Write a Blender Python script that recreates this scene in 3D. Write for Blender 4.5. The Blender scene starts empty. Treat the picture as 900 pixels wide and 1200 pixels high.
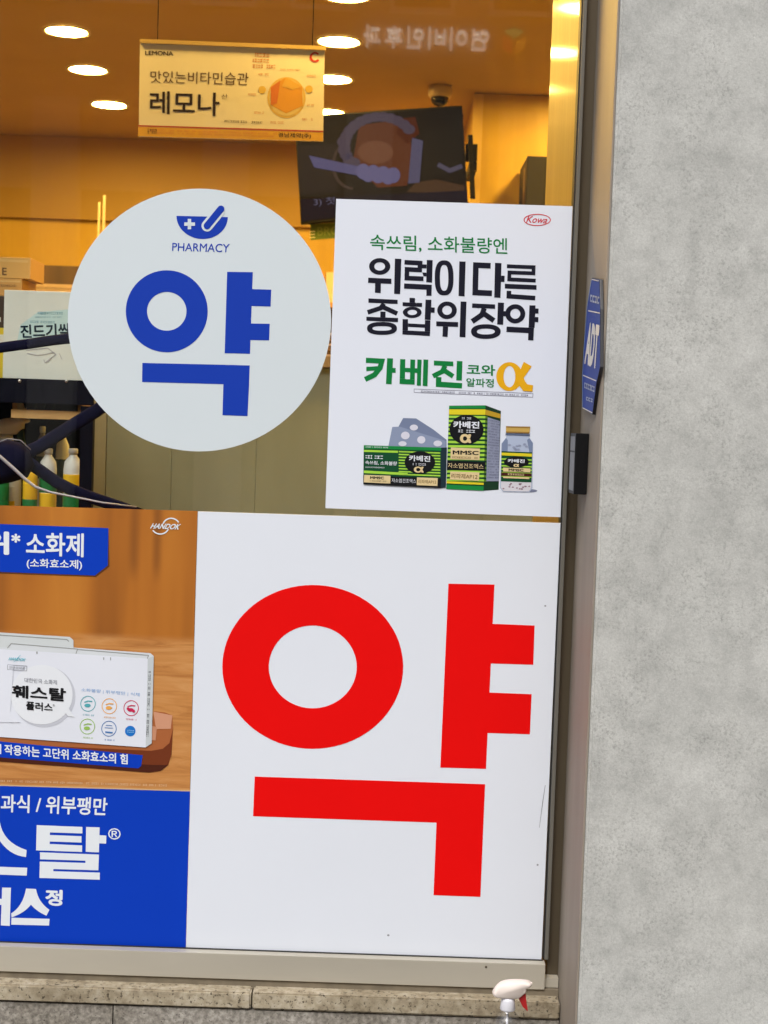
import bpy, bmesh, math, random
from mathutils import Vector, Matrix

random.seed(7)
R = math.radians
scene = bpy.context.scene

# ------------------------------------------------------------------ camera
FPX, CX, CY = 1800.0, 450.0, 600.0          # focal length and centre in photo pixels
CAM = Vector((0.0, -2.9, 1.29))
ROT = Matrix.Rotation(R(90 - 3.3), 3, 'X') @ Matrix.Rotation(R(1.95), 3, 'Z')
cd = bpy.data.cameras.new('camera')
cam = bpy.data.objects.new('camera', cd)
scene.collection.objects.link(cam)
cam.matrix_world = Matrix.Translation(CAM) @ ROT.to_4x4()
cd.sensor_fit = 'VERTICAL'
cd.sensor_height = 24.0
cd.lens = FPX / 1200.0 * 24.0
cd.clip_start = 0.05
cd.clip_end = 2000
cd.dof.use_dof = True                      # focused on the glass; the shop behind goes slightly soft
cd.dof.focus_distance = 2.9
cd.dof.aperture_fstop = 6.0
scene.camera = cam

# ------------------------------------------------------------------ world, sun, exposure
SUN_EL, SUN_AZ = R(52), R(200)               # azimuth measured clockwise from +Y (behind the camera)
w = bpy.data.worlds.new('World')
scene.world = w
w.use_nodes = True
nt = w.node_tree
nt.nodes.clear()
sky = nt.nodes.new('ShaderNodeTexSky')
sky.sky_type = 'NISHITA'
sky.sun_disc = False
sky.sun_elevation = SUN_EL
sky.sun_rotation = SUN_AZ
sky.air_density = 1.2
sky.dust_density = 4.0
hs = nt.nodes.new('ShaderNodeHueSaturation')
hs.inputs['Saturation'].default_value = 0.28   # overcast: the blue is greyed by cloud
bg = nt.nodes.new('ShaderNodeBackground')
bg.inputs['Strength'].default_value = 0.13
wo = nt.nodes.new('ShaderNodeOutputWorld')
nt.links.new(sky.outputs[0], hs.inputs['Color'])
nt.links.new(hs.outputs[0], bg.inputs['Color'])
nt.links.new(bg.outputs[0], wo.inputs['Surface'])

sd = bpy.data.lights.new('sun', 'SUN')
sd.energy = 1.2
sd.angle = R(25)
sd.color = (1.0, 0.97, 0.93)
sun = bpy.data.objects.new('sun', sd)
scene.collection.objects.link(sun)
dirv = Vector((math.sin(SUN_AZ) * math.cos(SUN_EL), math.cos(SUN_AZ) * math.cos(SUN_EL), math.sin(SUN_EL)))
sun.rotation_euler = dirv.to_track_quat('Z', 'Y').to_euler()
sun.location = (0, -6, 12)

vs = scene.view_settings
vs.view_transform = 'Standard'
vs.look = 'None'
vs.gamma = 1.0
vs.exposure = 0.62
vs.use_curve_mapping = False
scene.render.engine = 'CYCLES'
scene.cycles.use_denoising = True
scene.cycles.max_bounces = 7
scene.cycles.diffuse_bounces = 4
scene.cycles.glossy_bounces = 4
scene.cycles.transmission_bounces = 6
scene.cycles.transparent_max_bounces = 16
scene.cycles.sample_clamp_indirect = 4.0
scene.cycles.caustics_reflective = False
scene.cycles.caustics_refractive = False

# ------------------------------------------------------------------ pixel -> place
def ray(px, py):
    return ROT @ Vector(((px - CX) / FPX, -(py - CY) / FPX, -1.0))

def G(px, py, y=0.0):
    """point where the line of sight of a photo pixel meets the upright plane y"""
    d = ray(px, py)
    return CAM + d * ((y - CAM.y) / d.y)

def GZ(px, py, z):
    """point where the line of sight meets the level plane z"""
    d = ray(px, py)
    return CAM + d * ((z - CAM.z) / d.z)

def zoom(x0, y0, s):
    """coordinates read in an enlarged crop -> photo pixels"""
    def f(*pts):
        return [(x0 + a / s, y0 + b / s) for a, b in pts]
    return f

# ------------------------------------------------------------------ materials
def lin(r, g, b):
    def c(v):
        v /= 255.0
        return v / 12.92 if v <= 0.04045 else ((v + 0.055) / 1.055) ** 2.4
    return (c(r), c(g), c(b))

MATS = {}
def mat(name, col, rough=0.5, var=0.06, scale=20.0, metal=0.0, spec=0.5, bump=0.0, bscale=200.0,
        emit=None, estr=0.0, coat=0.0, stretch=(1, 1, 1)):
    if name in MATS:
        return MATS[name]
    m = bpy.data.materials.new(name)
    m.use_nodes = True
    n, l = m.node_tree.nodes, m.node_tree.links
    b = n['Principled BSDF']
    b.inputs['Roughness'].default_value = rough
    b.inputs['Metallic'].default_value = metal
    b.inputs['Specular IOR Level'].default_value = spec
    b.inputs['Coat Weight'].default_value = coat
    tc = n.new('ShaderNodeTexCoord')
    mp = n.new('ShaderNodeMapping')
    mp.inputs['Scale'].default_value = stretch
    l.new(tc.outputs['Object'], mp.inputs['Vector'])
    no = n.new('ShaderNodeTexNoise')
    no.inputs['Scale'].default_value = scale
    no.inputs['Detail'].default_value = 5
    l.new(mp.outputs[0], no.inputs['Vector'])
    mr = n.new('ShaderNodeMapRange')
    mr.inputs['From Min'].default_value = 0.25
    mr.inputs['From Max'].default_value = 0.75
    mr.inputs['To Min'].default_value = 1 - var
    mr.inputs['To Max'].default_value = 1 + var * 0.6
    l.new(no.outputs['Fac'], mr.inputs['Value'])
    mx = n.new('ShaderNodeVectorMath')
    mx.operation = 'SCALE'
    mx.inputs[0].default_value = col
    l.new(mr.outputs[0], mx.inputs['Scale'])
    l.new(mx.outputs[0], b.inputs['Base Color'])
    if bump:
        nb = n.new('ShaderNodeTexNoise')
        nb.inputs['Scale'].default_value = bscale
        nb.inputs['Detail'].default_value = 4
        l.new(tc.outputs['Object'], nb.inputs['Vector'])
        bp = n.new('ShaderNodeBump')
        bp.inputs['Strength'].default_value = bump
        bp.inputs['Distance'].default_value = 0.002
        l.new(nb.outputs['Fac'], bp.inputs['Height'])
        l.new(bp.outputs[0], b.inputs['Normal'])
    if emit:
        b.inputs['Emission Color'].default_value = (*emit, 1)
        b.inputs['Emission Strength'].default_value = estr
    MATS[name] = m
    return m

def ink(name, rgb, rough=0.55, k=1.0, var=0.03):
    c = lin(*rgb)
    return mat('ink_' + name, tuple(min(v * k, 0.86) for v in c), rough, var, 6.0, spec=0.18)

def nodes_of(name, rough=0.7):
    m = bpy.data.materials.new(name)
    m.use_nodes = True
    n, l = m.node_tree.nodes, m.node_tree.links
    b = n['Principled BSDF']
    b.inputs['Roughness'].default_value = rough
    tc = n.new('ShaderNodeTexCoord')
    MATS[name] = m
    return m, n, l, b, tc

def ramp(n, stops):
    r = n.new('ShaderNodeValToRGB')
    el = r.color_ramp.elements
    while len(el) < len(stops):
        el.new(0.5)
    for e, (p, c) in zip(el, stops):
        e.position = p
        e.color = (*c, 1)
    return r

def noise(n, l, vec, scale, detail=5, rough=0.55, dist=0.0):
    t = n.new('ShaderNodeTexNoise')
    t.inputs['Scale'].default_value = scale
    t.inputs['Detail'].default_value = detail
    t.inputs['Roughness'].default_value = rough
    t.inputs['Distortion'].default_value = dist
    l.new(vec, t.inputs['Vector'])
    return t

def mixc(n, l, a, b, fac, mode='MIX'):
    m = n.new('ShaderNodeMix')
    m.data_type = 'RGBA'
    m.blend_type = mode
    for sock, v in ((m.inputs[0], fac), (m.inputs[6], a), (m.inputs[7], b)):
        if hasattr(v, 'is_output'):
            l.new(v, sock)
        elif isinstance(v, (int, float)):
            sock.default_value = v
        else:
            sock.default_value = (*v, 1)
    return m.outputs[2]

def plaster():
    m, n, l, b, tc = nodes_of('grey_plaster', 0.9)
    o = tc.outputs['Object']
    big = noise(n, l, o, 5.5, 7, 0.68)
    r1 = ramp(n, [(0.32, (0.435, 0.437, 0.418)), (0.48, (0.505, 0.507, 0.484)), (0.66, (0.565, 0.566, 0.542))])
    l.new(big.outputs['Fac'], r1.inputs[0])
    # soft trowel blotches
    blo = noise(n, l, o, 24.0, 5, 0.65)
    rb_ = ramp(n, [(0.34, (0.86, 0.86, 0.86)), (0.52, (1.0, 1.0, 1.0)), (0.7, (1.07, 1.07, 1.07))])
    l.new(blo.outputs['Fac'], rb_.inputs[0])
    c0 = mixc(n, l, r1.outputs[0], rb_.outputs[0], 1.0, 'MULTIPLY')
    # stipple: small dark pits gathered in clusters
    fine_ = noise(n, l, o, 190.0, 4, 0.75)
    r2 = ramp(n, [(0.36, (1, 1, 1)), (0.50, (0, 0, 0))])
    l.new(fine_.outputs['Fac'], r2.inputs[0])
    clu = noise(n, l, o, 13.0, 5, 0.65)
    mask = ramp(n, [(0.42, (0.16, 0.16, 0.16)), (0.64, (0.70, 0.70, 0.70))])
    l.new(clu.outputs['Fac'], mask.inputs[0])
    mu = n.new('ShaderNodeMath'); mu.operation = 'MULTIPLY'
    l.new(r2.outputs[0], mu.inputs[0]); l.new(mask.outputs[0], mu.inputs[1])
    c1 = mixc(n, l, c0, (0.275, 0.275, 0.26), mu.outputs[0])
    gr = noise(n, l, o, 420.0, 2, 0.6)
    rg = ramp(n, [(0.3, (0.90, 0.90, 0.90)), (0.7, (1.08, 1.08, 1.08))])
    l.new(gr.outputs['Fac'], rg.inputs[0])
    c2 = mixc(n, l, c1, rg.outputs[0], 1.0, 'MULTIPLY')
    l.new(c2, b.inputs['Base Color'])
    bp = n.new('ShaderNodeBump')
    bp.inputs['Strength'].default_value = 0.45
    bp.inputs['Distance'].default_value = 0.0018
    l.new(fine_.outputs['Fac'], bp.inputs['Height'])
    l.new(bp.outputs[0], b.inputs['Normal'])
    return m

def speckle(name, cols, dark, s1, s2, rough=0.75, dthr=(0.30, 0.40)):
    m, n, l, b, tc = nodes_of(name, rough)
    o = tc.outputs['Object']
    a = noise(n, l, o, s1, 5, 0.6)
    r1 = ramp(n, [(0.32, cols[0]), (0.5, cols[1]), (0.68, cols[2])])
    l.new(a.outputs['Fac'], r1.inputs[0])
    f = noise(n, l, o, s2, 3, 0.65)
    r2 = ramp(n, [(dthr[0], (1, 1, 1)), (dthr[1], (0, 0, 0))])
    l.new(f.outputs['Fac'], r2.inputs[0])
    c = mixc(n, l, r1.outputs[0], dark, r2.outputs[0])
    st = noise(n, l, o, 7.0, 4, 0.6)
    rs = ramp(n, [(0.3, (0.72, 0.70, 0.66)), (0.6, (1.05, 1.05, 1.05))])
    l.new(st.outputs['Fac'], rs.inputs[0])
    c = mixc(n, l, c, rs.outputs[0], 1.0, 'MULTIPLY')
    l.new(c, b.inputs['Base Color'])
    bp = n.new('ShaderNodeBump')
    bp.inputs['Strength'].default_value = 0.5
    bp.inputs['Distance'].default_value = 0.002
    l.new(f.outputs['Fac'], bp.inputs['Height'])
    l.new(bp.outputs[0], b.inputs['Normal'])
    return m

def wood(name, c0, c1, c2, rough=0.4, stretch=(1, 1, 0.08), scale=14.0, coat=0.0):
    m, n, l, b, tc = nodes_of(name, rough)
    b.inputs['Coat Weight'].default_value = coat
    b.inputs['Coat Roughness'].default_value = 0.08
    mp = n.new('ShaderNodeMapping')
    mp.inputs['Scale'].default_value = stretch
    l.new(tc.outputs['Object'], mp.inputs['Vector'])
    a = noise(n, l, mp.outputs[0], scale, 6, 0.6, 0.4)
    r1 = ramp(n, [(0.3, c0), (0.5, c1), (0.7, c2)])
    l.new(a.outputs['Fac'], r1.inputs[0])
    l.new(r1.outputs[0], b.inputs['Base Color'])
    return m

def print_wood():
    """the photographic print on the shop film: blurred wooden wall above, table top below"""
    m, n, l, b, tc = nodes_of('film_wood_print', 0.42)
    sp = n.new('ShaderNodeSeparateXYZ')
    l.new(tc.outputs['Object'], sp.inputs[0])
    mp = n.new('ShaderNodeMapping'); mp.inputs['Scale'].default_value = (1, 1, 0.12)
    l.new(tc.outputs['Object'], mp.inputs['Vector'])
    a = noise(n, l, mp.outputs[0], 9.0, 3, 0.5)
    r1 = ramp(n, [(0.33, lin(150, 88, 28)), (0.48, lin(176, 106, 34)), (0.62, lin(190, 120, 42)), (0.75, lin(182, 112, 40))])
    l.new(a.outputs['Fac'], r1.inputs[0])
    mp2 = n.new('ShaderNodeMapping'); mp2.inputs['Scale'].default_value = (0.35, 1, 3.0)
    l.new(tc.outputs['Object'], mp2.inputs['Vector'])
    t = noise(n, l, mp2.outputs[0], 18.0, 6, 0.6, 1.2)
    r2 = ramp(n, [(0.3, lin(170, 108, 52)), (0.5, lin(196, 134, 72)), (0.7, lin(206, 150, 92))])
    l.new(t.outputs['Fac'], r2.inputs[0])
    mr = n.new('ShaderNodeMapRange')
    mr.interpolation_type = 'SMOOTHSTEP'
    zt = G(100, 745).z
    mr.inputs['From Min'].default_value = zt - 0.010
    mr.inputs['From Max'].default_value = zt + 0.010
    l.new(sp.outputs['Z'], mr.inputs['Value'])
    c = mixc(n, l, r2.outputs[0], r1.outputs[0], mr.outputs[0])
    # two printed dark streaks in the upper picture
    for px, wd in ((157, 0.016), (184, 0.014)):
        x0 = G(px, 650).x
        s = n.new('ShaderNodeMath'); s.operation = 'SUBTRACT'; s.inputs[1].default_value = x0
        l.new(sp.outputs['X'], s.inputs[0])
        ab = n.new('ShaderNodeMath'); ab.operation = 'ABSOLUTE'; l.new(s.outputs[0], ab.inputs[0])
        k = n.new('ShaderNodeMapRange'); k.interpolation_type = 'SMOOTHSTEP'
        k.inputs['From Min'].default_value = 0.0; k.inputs['From Max'].default_value = wd
        k.inputs['To Min'].default_value = 0.42; k.inputs['To Max'].default_value = 0.0
        l.new(ab.outputs[0], k.inputs['Value'])
        zz = n.new('ShaderNodeMapRange'); zz.interpolation_type = 'SMOOTHSTEP'
        zz.inputs['From Min'].default_value = G(px, 690).z; zz.inputs['From Max'].default_value = G(px, 655).z
        l.new(sp.outputs['Z'], zz.inputs['Value'])
        f = n.new('ShaderNodeMath'); f.operation = 'MULTIPLY'
        l.new(k.outputs[0], f.inputs[0]); l.new(zz.outputs[0], f.inputs[1])
        c = mixc(n, l, c, lin(84, 44, 20), f.outputs[0])
    l.new(c, b.inputs['Base Color'])
    return m

def glass():
    m = bpy.data.materials.new('window_glass')
    m.use_nodes = True
    n, l = m.node_tree.nodes, m.node_tree.links
    n.clear()
    out = n.new('ShaderNodeOutputMaterial')
    tr = n.new('ShaderNodeBsdfTransparent'); tr.inputs[0].default_value = (0.95, 0.96, 0.94, 1)
    gl = n.new('ShaderNodeBsdfGlossy'); gl.inputs['Roughness'].default_value = 0.0
    tc = n.new('ShaderNodeTexCoord')
    no = noise(n, l, tc.outputs['Object'], 3.0, 3)
    mr = n.new('ShaderNodeMapRange')
    mr.inputs['To Min'].default_value = 0.034; mr.inputs['To Max'].default_value = 0.042
    l.new(no.outputs['Fac'], mr.inputs['Value'])
    mx = n.new('ShaderNodeMixShader')
    l.new(mr.outputs[0], mx.inputs[0]); l.new(tr.outputs[0], mx.inputs[1]); l.new(gl.outputs[0], mx.inputs[2])
    l.new(mx.outputs[0], out.inputs[0])
    MATS['window_glass'] = m
    return m

def clear_plastic():
    m = bpy.data.materials.new('clear_plastic')
    m.use_nodes = True
    n, l = m.node_tree.nodes, m.node_tree.links
    n.clear()
    out = n.new('ShaderNodeOutputMaterial')
    tr = n.new('ShaderNodeBsdfTransparent'); tr.inputs[0].default_value = (0.93, 0.93, 0.93, 1)
    gl = n.new('ShaderNodeBsdfGlossy'); gl.inputs['Roughness'].default_value = 0.12
    lw = n.new('ShaderNodeValue'); lw.outputs[0].default_value = 0.10
    mx = n.new('ShaderNodeMixShader')
    l.new(lw.outputs[0], mx.inputs[0]); l.new(tr.outputs[0], mx.inputs[1]); l.new(gl.outputs[0], mx.inputs[2])
    l.new(mx.outputs[0], out.inputs[0])
    MATS['clear_plastic'] = m
    return m

PLASTER = plaster()
GRANITE = speckle('grey_granite', [(0.16, 0.145, 0.125), (0.30, 0.275, 0.24), (0.46, 0.43, 0.38)], (0.07, 0.06, 0.05), 110, 210, 0.8)
LEDGE = speckle('beige_ledge_stone', [(0.27, 0.22, 0.15), (0.40, 0.34, 0.24), (0.50, 0.44, 0.34)], (0.09, 0.07, 0.045), 60, 130, 0.75, (0.34, 0.43))
PAVING = speckle('paving_stone', [(0.16, 0.155, 0.15), (0.22, 0.215, 0.205), (0.28, 0.275, 0.265)], (0.07, 0.07, 0.07), 40, 160, 0.85)
ASPHALT = speckle('road_asphalt', [(0.035, 0.035, 0.035), (0.05, 0.05, 0.05), (0.07, 0.07, 0.068)], (0.02, 0.02, 0.02), 30, 200, 0.9)
GLASS = glass()
CLEAR = clear_plastic()
FILMWOOD = print_wood()
SILLMET = mat('sill_champagne_metal', (0.55, 0.51, 0.425), 0.45, 0.15, 5.0, metal=0.35, stretch=(0.3, 1, 1))
FRAMEDK = mat('frame_bronze', (0.115, 0.09, 0.058), 0.45, 0.12, 8.0, metal=0.5, stretch=(1, 1, 0.1))
FRAMELT = mat('frame_grey_edge', (0.20, 0.19, 0.165), 0.40, 0.10, 8.0, metal=0.4, stretch=(1, 1, 0.1))
REVEAL = mat('taupe_reveal_paint', (0.285, 0.245, 0.20), 0.62, 0.26, 7.0, stretch=(1, 1, 0.25), bump=0.1)
SEAL = mat('black_seal', (0.012, 0.012, 0.012), 0.6)
BLACK = mat('black_plastic', (0.007, 0.007, 0.008), 0.5, 0.1, spec=0.15)
NAVY = mat('navy_fabric', (0.006, 0.006, 0.028), 0.85, 0.2, 60, spec=0.1)
WOODYEL = wood('yellow_wood_wall', (0.56, 0.36, 0.05), (0.60, 0.39, 0.055), (0.64, 0.42, 0.065), 0.4)
PANELYEL = wood('glossy_yellow_panel', (0.30, 0.20, 0.033), (0.35, 0.235, 0.04), (0.40, 0.275, 0.06), 0.5, (3, 3, 0.05), 20, 0.25)
SOFFIT = mat('shaded_soffit_tan', (0.42, 0.27, 0.075), 0.6, 0.06, 3)
CEILPAINT = mat('cream_ceiling_paint', (0.50, 0.38, 0.19), 0.7, 0.06, 3)
DARKWOOD = wood('dark_brown_cabinet', (0.05, 0.028, 0.012), (0.08, 0.045, 0.018), (0.11, 0.06, 0.025), 0.5)
OLIVE = mat('olive_grey_laminate', (0.27, 0.295, 0.235), 0.35, 0.22, 5, stretch=(1, 1, 0.3))
FLOORW = wood('shop_floor', (0.22, 0.15, 0.08), (0.28, 0.19, 0.10), (0.33, 0.23, 0.13), 0.4, (0.2, 1, 1))
LAMPGLOW = mat('lamp_glow', (0.9, 0.85, 0.7), 0.5, 0.01, emit=(1.0, 0.60, 0.13), estr=190.0)
WHITEPL = mat('white_plastic', (0.78, 0.77, 0.76), 0.4)

# ------------------------------------------------------------------ object helpers
COL = scene.collection
def link(name, me, m=None, parent=None):
    o = bpy.data.objects.new(name, me)
    COL.objects.link(o)
    if m is not None and me is not None:
        me.materials.clear()
        me.materials.append(m)
    if parent is not None:
        o.parent = parent
        o.matrix_parent_inverse = Matrix.Translation(-parent.location) if parent.type == 'EMPTY' else Matrix.Identity(4)
    return o

def tag(o, label, cat, group=None):
    o['label'] = label
    o['category'] = cat
    if group:
        o['group'] = group
    return o

def thing(name, label, cat, loc=(0, 0, 0), group=None):
    o = link(name, None)
    o.empty_display_size = 0.05
    o.location = loc
    return tag(o, label, cat, group)

def struct(o):
    o['kind'] = 'structure'
    return o

def finish(bm, name, smooth=False, bevel=0.0, segs=2):
    if bevel:
        bmesh.ops.bevel(bm, geom=[e for e in bm.edges], offset=bevel, segments=segs, affect='EDGES', profile=0.7)
    bmesh.ops.recalc_face_normals(bm, faces=bm.faces)
    me = bpy.data.meshes.new(name)
    bm.to_mesh(me)
    bm.free()
    if smooth:
        for p in me.polygons:
            p.use_smooth = True
    return me

def add_box(bm, x0, x1, y0, y1, z0, z1):
    vs_ = [bm.verts.new((x, y, z)) for z in (z0, z1) for y in (y0, y1) for x in (x0, x1)]
    for f in ((0, 1, 3, 2), (4, 6, 7, 5), (0, 4, 5, 1), (2, 3, 7, 6), (0, 2, 6, 4), (1, 5, 7, 3)):
        bm.faces.new([vs_[i] for i in f])

def box(name, x0, x1, y0, y1, z0, z1, m, parent=None, bevel=0.0):
    bm = bmesh.new()
    add_box(bm, min(x0, x1), max(x0, x1), min(y0, y1), max(y0, y1), min(z0, z1), max(z0, z1))
    return link(name, finish(bm, name, bevel=bevel), m, parent)

def prism(name, pts_front, back, m, parent=None, bevel=0.0):
    """solid between a front outline (world points) and the same outline moved by `back`"""
    bm = bmesh.new()
    a = [bm.verts.new(p) for p in pts_front]
    b = [bm.verts.new(Vector(p) + Vector(back)) for p in pts_front]
    bm.faces.new(a)
    bm.faces.new(b[::-1])
    k = len(a)
    for i in range(k):
        bm.faces.new((a[i], b[i], b[(i + 1) % k], a[(i + 1) % k]))
    return link(name, finish(bm, name, bevel=bevel), m, parent)

def lathe(name, prof, loc, m, parent=None, seg=28, smooth=True):
    bm = bmesh.new()
    rings = []
    for r, z in prof:
        rings.append([bm.verts.new((loc[0] + r * math.cos(2 * math.pi * i / seg), loc[1] + r * math.sin(2 * math.pi * i / seg), loc[2] + z)) for i in range(seg)])
    for a, b in zip(rings, rings[1:]):
        for i in range(seg):
            bm.faces.new((a[i], a[(i + 1) % seg], b[(i + 1) % seg], b[i]))
    bm.faces.new(rings[0][::-1])
    bm.faces.new(rings[-1])
    return link(name, finish(bm, name, smooth), m, parent)

def tube(name, pts, r, m, parent=None, seg=10, flat=1.0):
    """round or flattened bar along world points"""
    bm = bmesh.new()
    pts = [Vector(p) for p in pts]
    rings = []
    for i, p in enumerate(pts):
        t = (pts[min(i + 1, len(pts) - 1)] - pts[max(i - 1, 0)]).normalized()
        s = Vector((0, 1, 0))
        u = t.cross(s).normalized()
        v = u.cross(t).normalized()
        rr = r[i] if isinstance(r, (list, tuple)) else r
        rings.append([bm.verts.new(p + u * rr * math.cos(2 * math.pi * k / seg) + v * rr * flat * math.sin(2 * math.pi * k / seg)) for k in range(seg)])
    for a, b in zip(rings, rings[1:]):
        for k in range(seg):
            bm.faces.new((a[k], a[(k + 1) % seg], b[(k + 1) % seg], b[k]))
    bm.faces.new(rings[0]); bm.faces.new(rings[-1][::-1])
    return link(name, finish(bm, name, True), m, parent)

# ------------------------------------------------------------------ flat print (photo-pixel outlines laid on their own plane)
def disc(cx, cy, rx, ry=None, n=40):
    ry = rx if ry is None else ry
    return [[(cx + rx * math.cos(2 * math.pi * i / n), cy + ry * math.sin(2 * math.pi * i / n)) for i in range(n)]]

def ring(cx, cy, rx, ry, tx, ty=None, n=48, p=2.0, a0=0.0, a1=360.0):
    """quads of an elliptic ring; p > 2 squares it off; a0..a1 gives an arc (degrees, y down)"""
    ty = tx if ty is None else ty
    def pt(a, ax, ay):
        c, s = math.cos(a), math.sin(a)
        e = 2.0 / p
        return (cx + ax * math.copysign(abs(c) ** e, c), cy + ay * math.copysign(abs(s) ** e, s))
    A = [R(a0 + (a1 - a0) * i / n) for i in range(n + 1)]
    return [[pt(A[i], rx, ry), pt(A[i + 1], rx, ry), pt(A[i + 1], rx - tx, ry - ty), pt(A[i], rx - tx, ry - ty)] for i in range(n)]

def stroke(pts, wd):
    """mitred ribbon along a path"""
    L, Rr = [], []
    k = len(pts)
    for i in range(k):
        p = Vector(pts[i])
        d0 = (Vector(pts[i]) - Vector(pts[i - 1])).normalized() if i > 0 else None
        d1 = (Vector(pts[i + 1]) - Vector(pts[i])).normalized() if i < k - 1 else None
        if d0 is None: d0 = d1
        if d1 is None: d1 = d0
        n0, n1 = Vector((-d0.y, d0.x)), Vector((-d1.y, d1.x))
        mm = (n0 + n1)
        mm = mm / max(mm.length_squared, 0.2) * 2.0
        ww = wd[i] if isinstance(wd, (list, tuple)) else wd
        L.append(tuple(p + mm * ww / 2)); Rr.append(tuple(p - mm * ww / 2))
    return [[L[i], L[i + 1], Rr[i + 1], Rr[i]] for i in range(k - 1)]

def tr(z, polys):
    return [z(*p) for p in polys]

LAYER = 0.00035
def decal(name, polys, m, parent, y0, layer=1):
    """one piece of print: each outline in photo pixels, laid `layer` films in front of plane y0"""
    y = y0 - LAYER * layer
    bm = bmesh.new()
    for i, p in enumerate(polys):
        vs_ = [bm.verts.new(G(a, b, y - 1.2e-5 * (i % 16))) for a, b in p]
        f = bm.faces.new(vs_)
        f.normal_update()
        if f.normal.y > 0:
            f.normal_flip()
    me = bpy.data.meshes.new(name)
    bm.to_mesh(me); bm.free()
    return link(name, me, m, parent)

TMP = bpy.data.scenes.new('lettering_room')
LCACHE = {}
def letters(s, bold=0.0, res=3):
    """flat mesh of a word; bold strokes are made of copies moved a hair sideways, each on its own thin layer"""
    if s not in LCACHE:
        c = bpy.data.curves.new('t', 'FONT')
        c.body = s
        c.size = 1.0
        c.resolution_u = res
        c.fill_mode = 'FRONT'
        o = bpy.data.objects.new('t', c)
        TMP.collection.objects.link(o)
        vl = TMP.view_layers[0]
        vl.update()
        LCACHE[s] = bpy.data.meshes.new_from_object(o.evaluated_get(vl.depsgraph))
        bpy.data.objects.remove(o)
        bpy.data.curves.remove(c)
    src = LCACHE[s]
    if bold <= 0:
        return src.copy()
    bm = bmesh.new()
    steps = [(0, 0)] + [(math.cos(math.pi * k / 4), math.sin(math.pi * k / 4)) for k in range(8)]
    for k, (dx, dy) in enumerate(steps):
        n0 = len(bm.verts)
        bm.from_mesh(src)
        bm.verts.ensure_lookup_table()
        for v in bm.verts[n0:]:
            v.co.x += dx * bold; v.co.y += dy * bold; v.co.z = k
    me = bpy.data.meshes.new('lettering')
    bm.to_mesh(me); bm.free()
    return me

def text(s, quad, m, parent, y0, layer=2, bold=0.0, shear=0.0, name='lettering', cond=None):
    """lettering whose bounding box is fitted to four photo pixels: top-left, top-right, bottom-right, bottom-left"""
    me = letters(s, bold)
    xs = [v.co.x for v in me.vertices]; ys = [v.co.y for v in me.vertices]
    x0, x1, a0, a1 = min(xs), max(xs), min(ys), max(ys)
    y = y0 - LAYER * layer
    TL, TR, BR, BL = quad
    for v in me.vertices:
        u = (v.co.x - x0) / (x1 - x0)
        t = (v.co.y - a0) / (a1 - a0)
        u += shear * (t - 0.5)
        px = (TL[0] * (1 - u) + TR[0] * u) * t + (BL[0] * (1 - u) + BR[0] * u) * (1 - t)
        py = (TL[1] * (1 - u) + TR[1] * u) * t + (BL[1] * (1 - u) + BR[1] * u) * (1 - t)
        v.co = G(px, py, y - v.co.z * 1.6e-5)
    me.name = name
    return link(name, me, m, parent)

def fine(p0, p1, h, m, parent, y0, layer=2, rnd=None, name='fine_print'):
    """a line of print too small to read: short marks of uneven length"""
    rnd = rnd or random
    polys = []
    dx, dy = p1[0] - p0[0], p1[1] - p0[1]
    Ln = math.hypot(dx, dy)
    ux, uy = dx / Ln, dy / Ln
    t = 0.0
    while t < Ln:
        wv = rnd.uniform(0.5, 1.1) * h
        if rnd.random() > 0.16:
            k = rnd.uniform(0.75, 1.0) * h
            mid = rnd.choice((0, 1, 2))
            def q(a0, a1, b0, b1):
                return [(p0[0] + ux * a - uy * b, p0[1] + uy * a + ux * b) for a, b in ((a0, b0), (a1, b0), (a1, b1), (a0, b1))]
            polys.append(q(t, t + wv * 0.78, -k / 2, -k / 2 + h * 0.2))
            polys.append(q(t, t + wv * 0.78, k / 2 - h * 0.2, k / 2))
            if mid:
                polys.append(q(t + wv * 0.3, t + wv * 0.5, -k / 2, k / 2))
        t += wv
    return decal(name, polys, m, parent, y0, layer)

def sheet(name, corners, y0, thick, m, parent=None):
    """a stuck-on film: thin solid whose outer face lies on plane y0"""
    pts = [G(a, b, y0) for a, b in corners]
    return prism(name, pts, (0, thick, 0), m, parent)

# ================================================================== THE PLACE
XG = 0.335            # right end of the glass
XR = 0.365            # reveal of the plastered pier
YW = -0.27            # front of the pier
XL = -2.30            # left end of the window
ZS = 0.2725           # top of the sill rail
ZL = 0.2115           # top of the stone ledge
ZH = 2.95             # window head
ZC = 2.64             # shop ceiling
FL = 0.20             # shop floor

# ---------------------------------------------------------------- ground, road
def level(name, x0, x1, y0, y1, z, m, thick=0.3):
    return struct(box(name, x0, x1, y0, y1, z - thick, z, m))

level('ground', -600, 600, -600, 600, -0.16, ASPHALT, 0.5)
level('road', -120, 120, -13.0, -3.12, -0.12, ASPHALT, 0.03)
pav = level('pavement', -60, 60, -3.0, 0.3, -0.004, PAVING, 0.15)
level('pavement_opposite', -60, 60, -17.3, -13.12, -0.004, PAVING, 0.15)
level('kerb', -60, 60, -3.118, -3.002, 0.0, GRANITE, 0.14)
level('kerb_opposite', -60, 60, -13.118, -13.002, 0.0, GRANITE, 0.14)
slab_me = None
for i in range(-4, 5):
    for j in range(4):
        if slab_me is None:
            bm = bmesh.new(); add_box(bm, -0.296, 0.296, -0.296, 0.296, -0.02, 0.0)
            slab_me = finish(bm, 'paving_slab', bevel=0.003, segs=1)
        o = link('paving_slab', slab_me, PAVING, pav)
        o.location = (i * 0.6 + 0.1, -0.42 - j * 0.6, 0.004)

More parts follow.
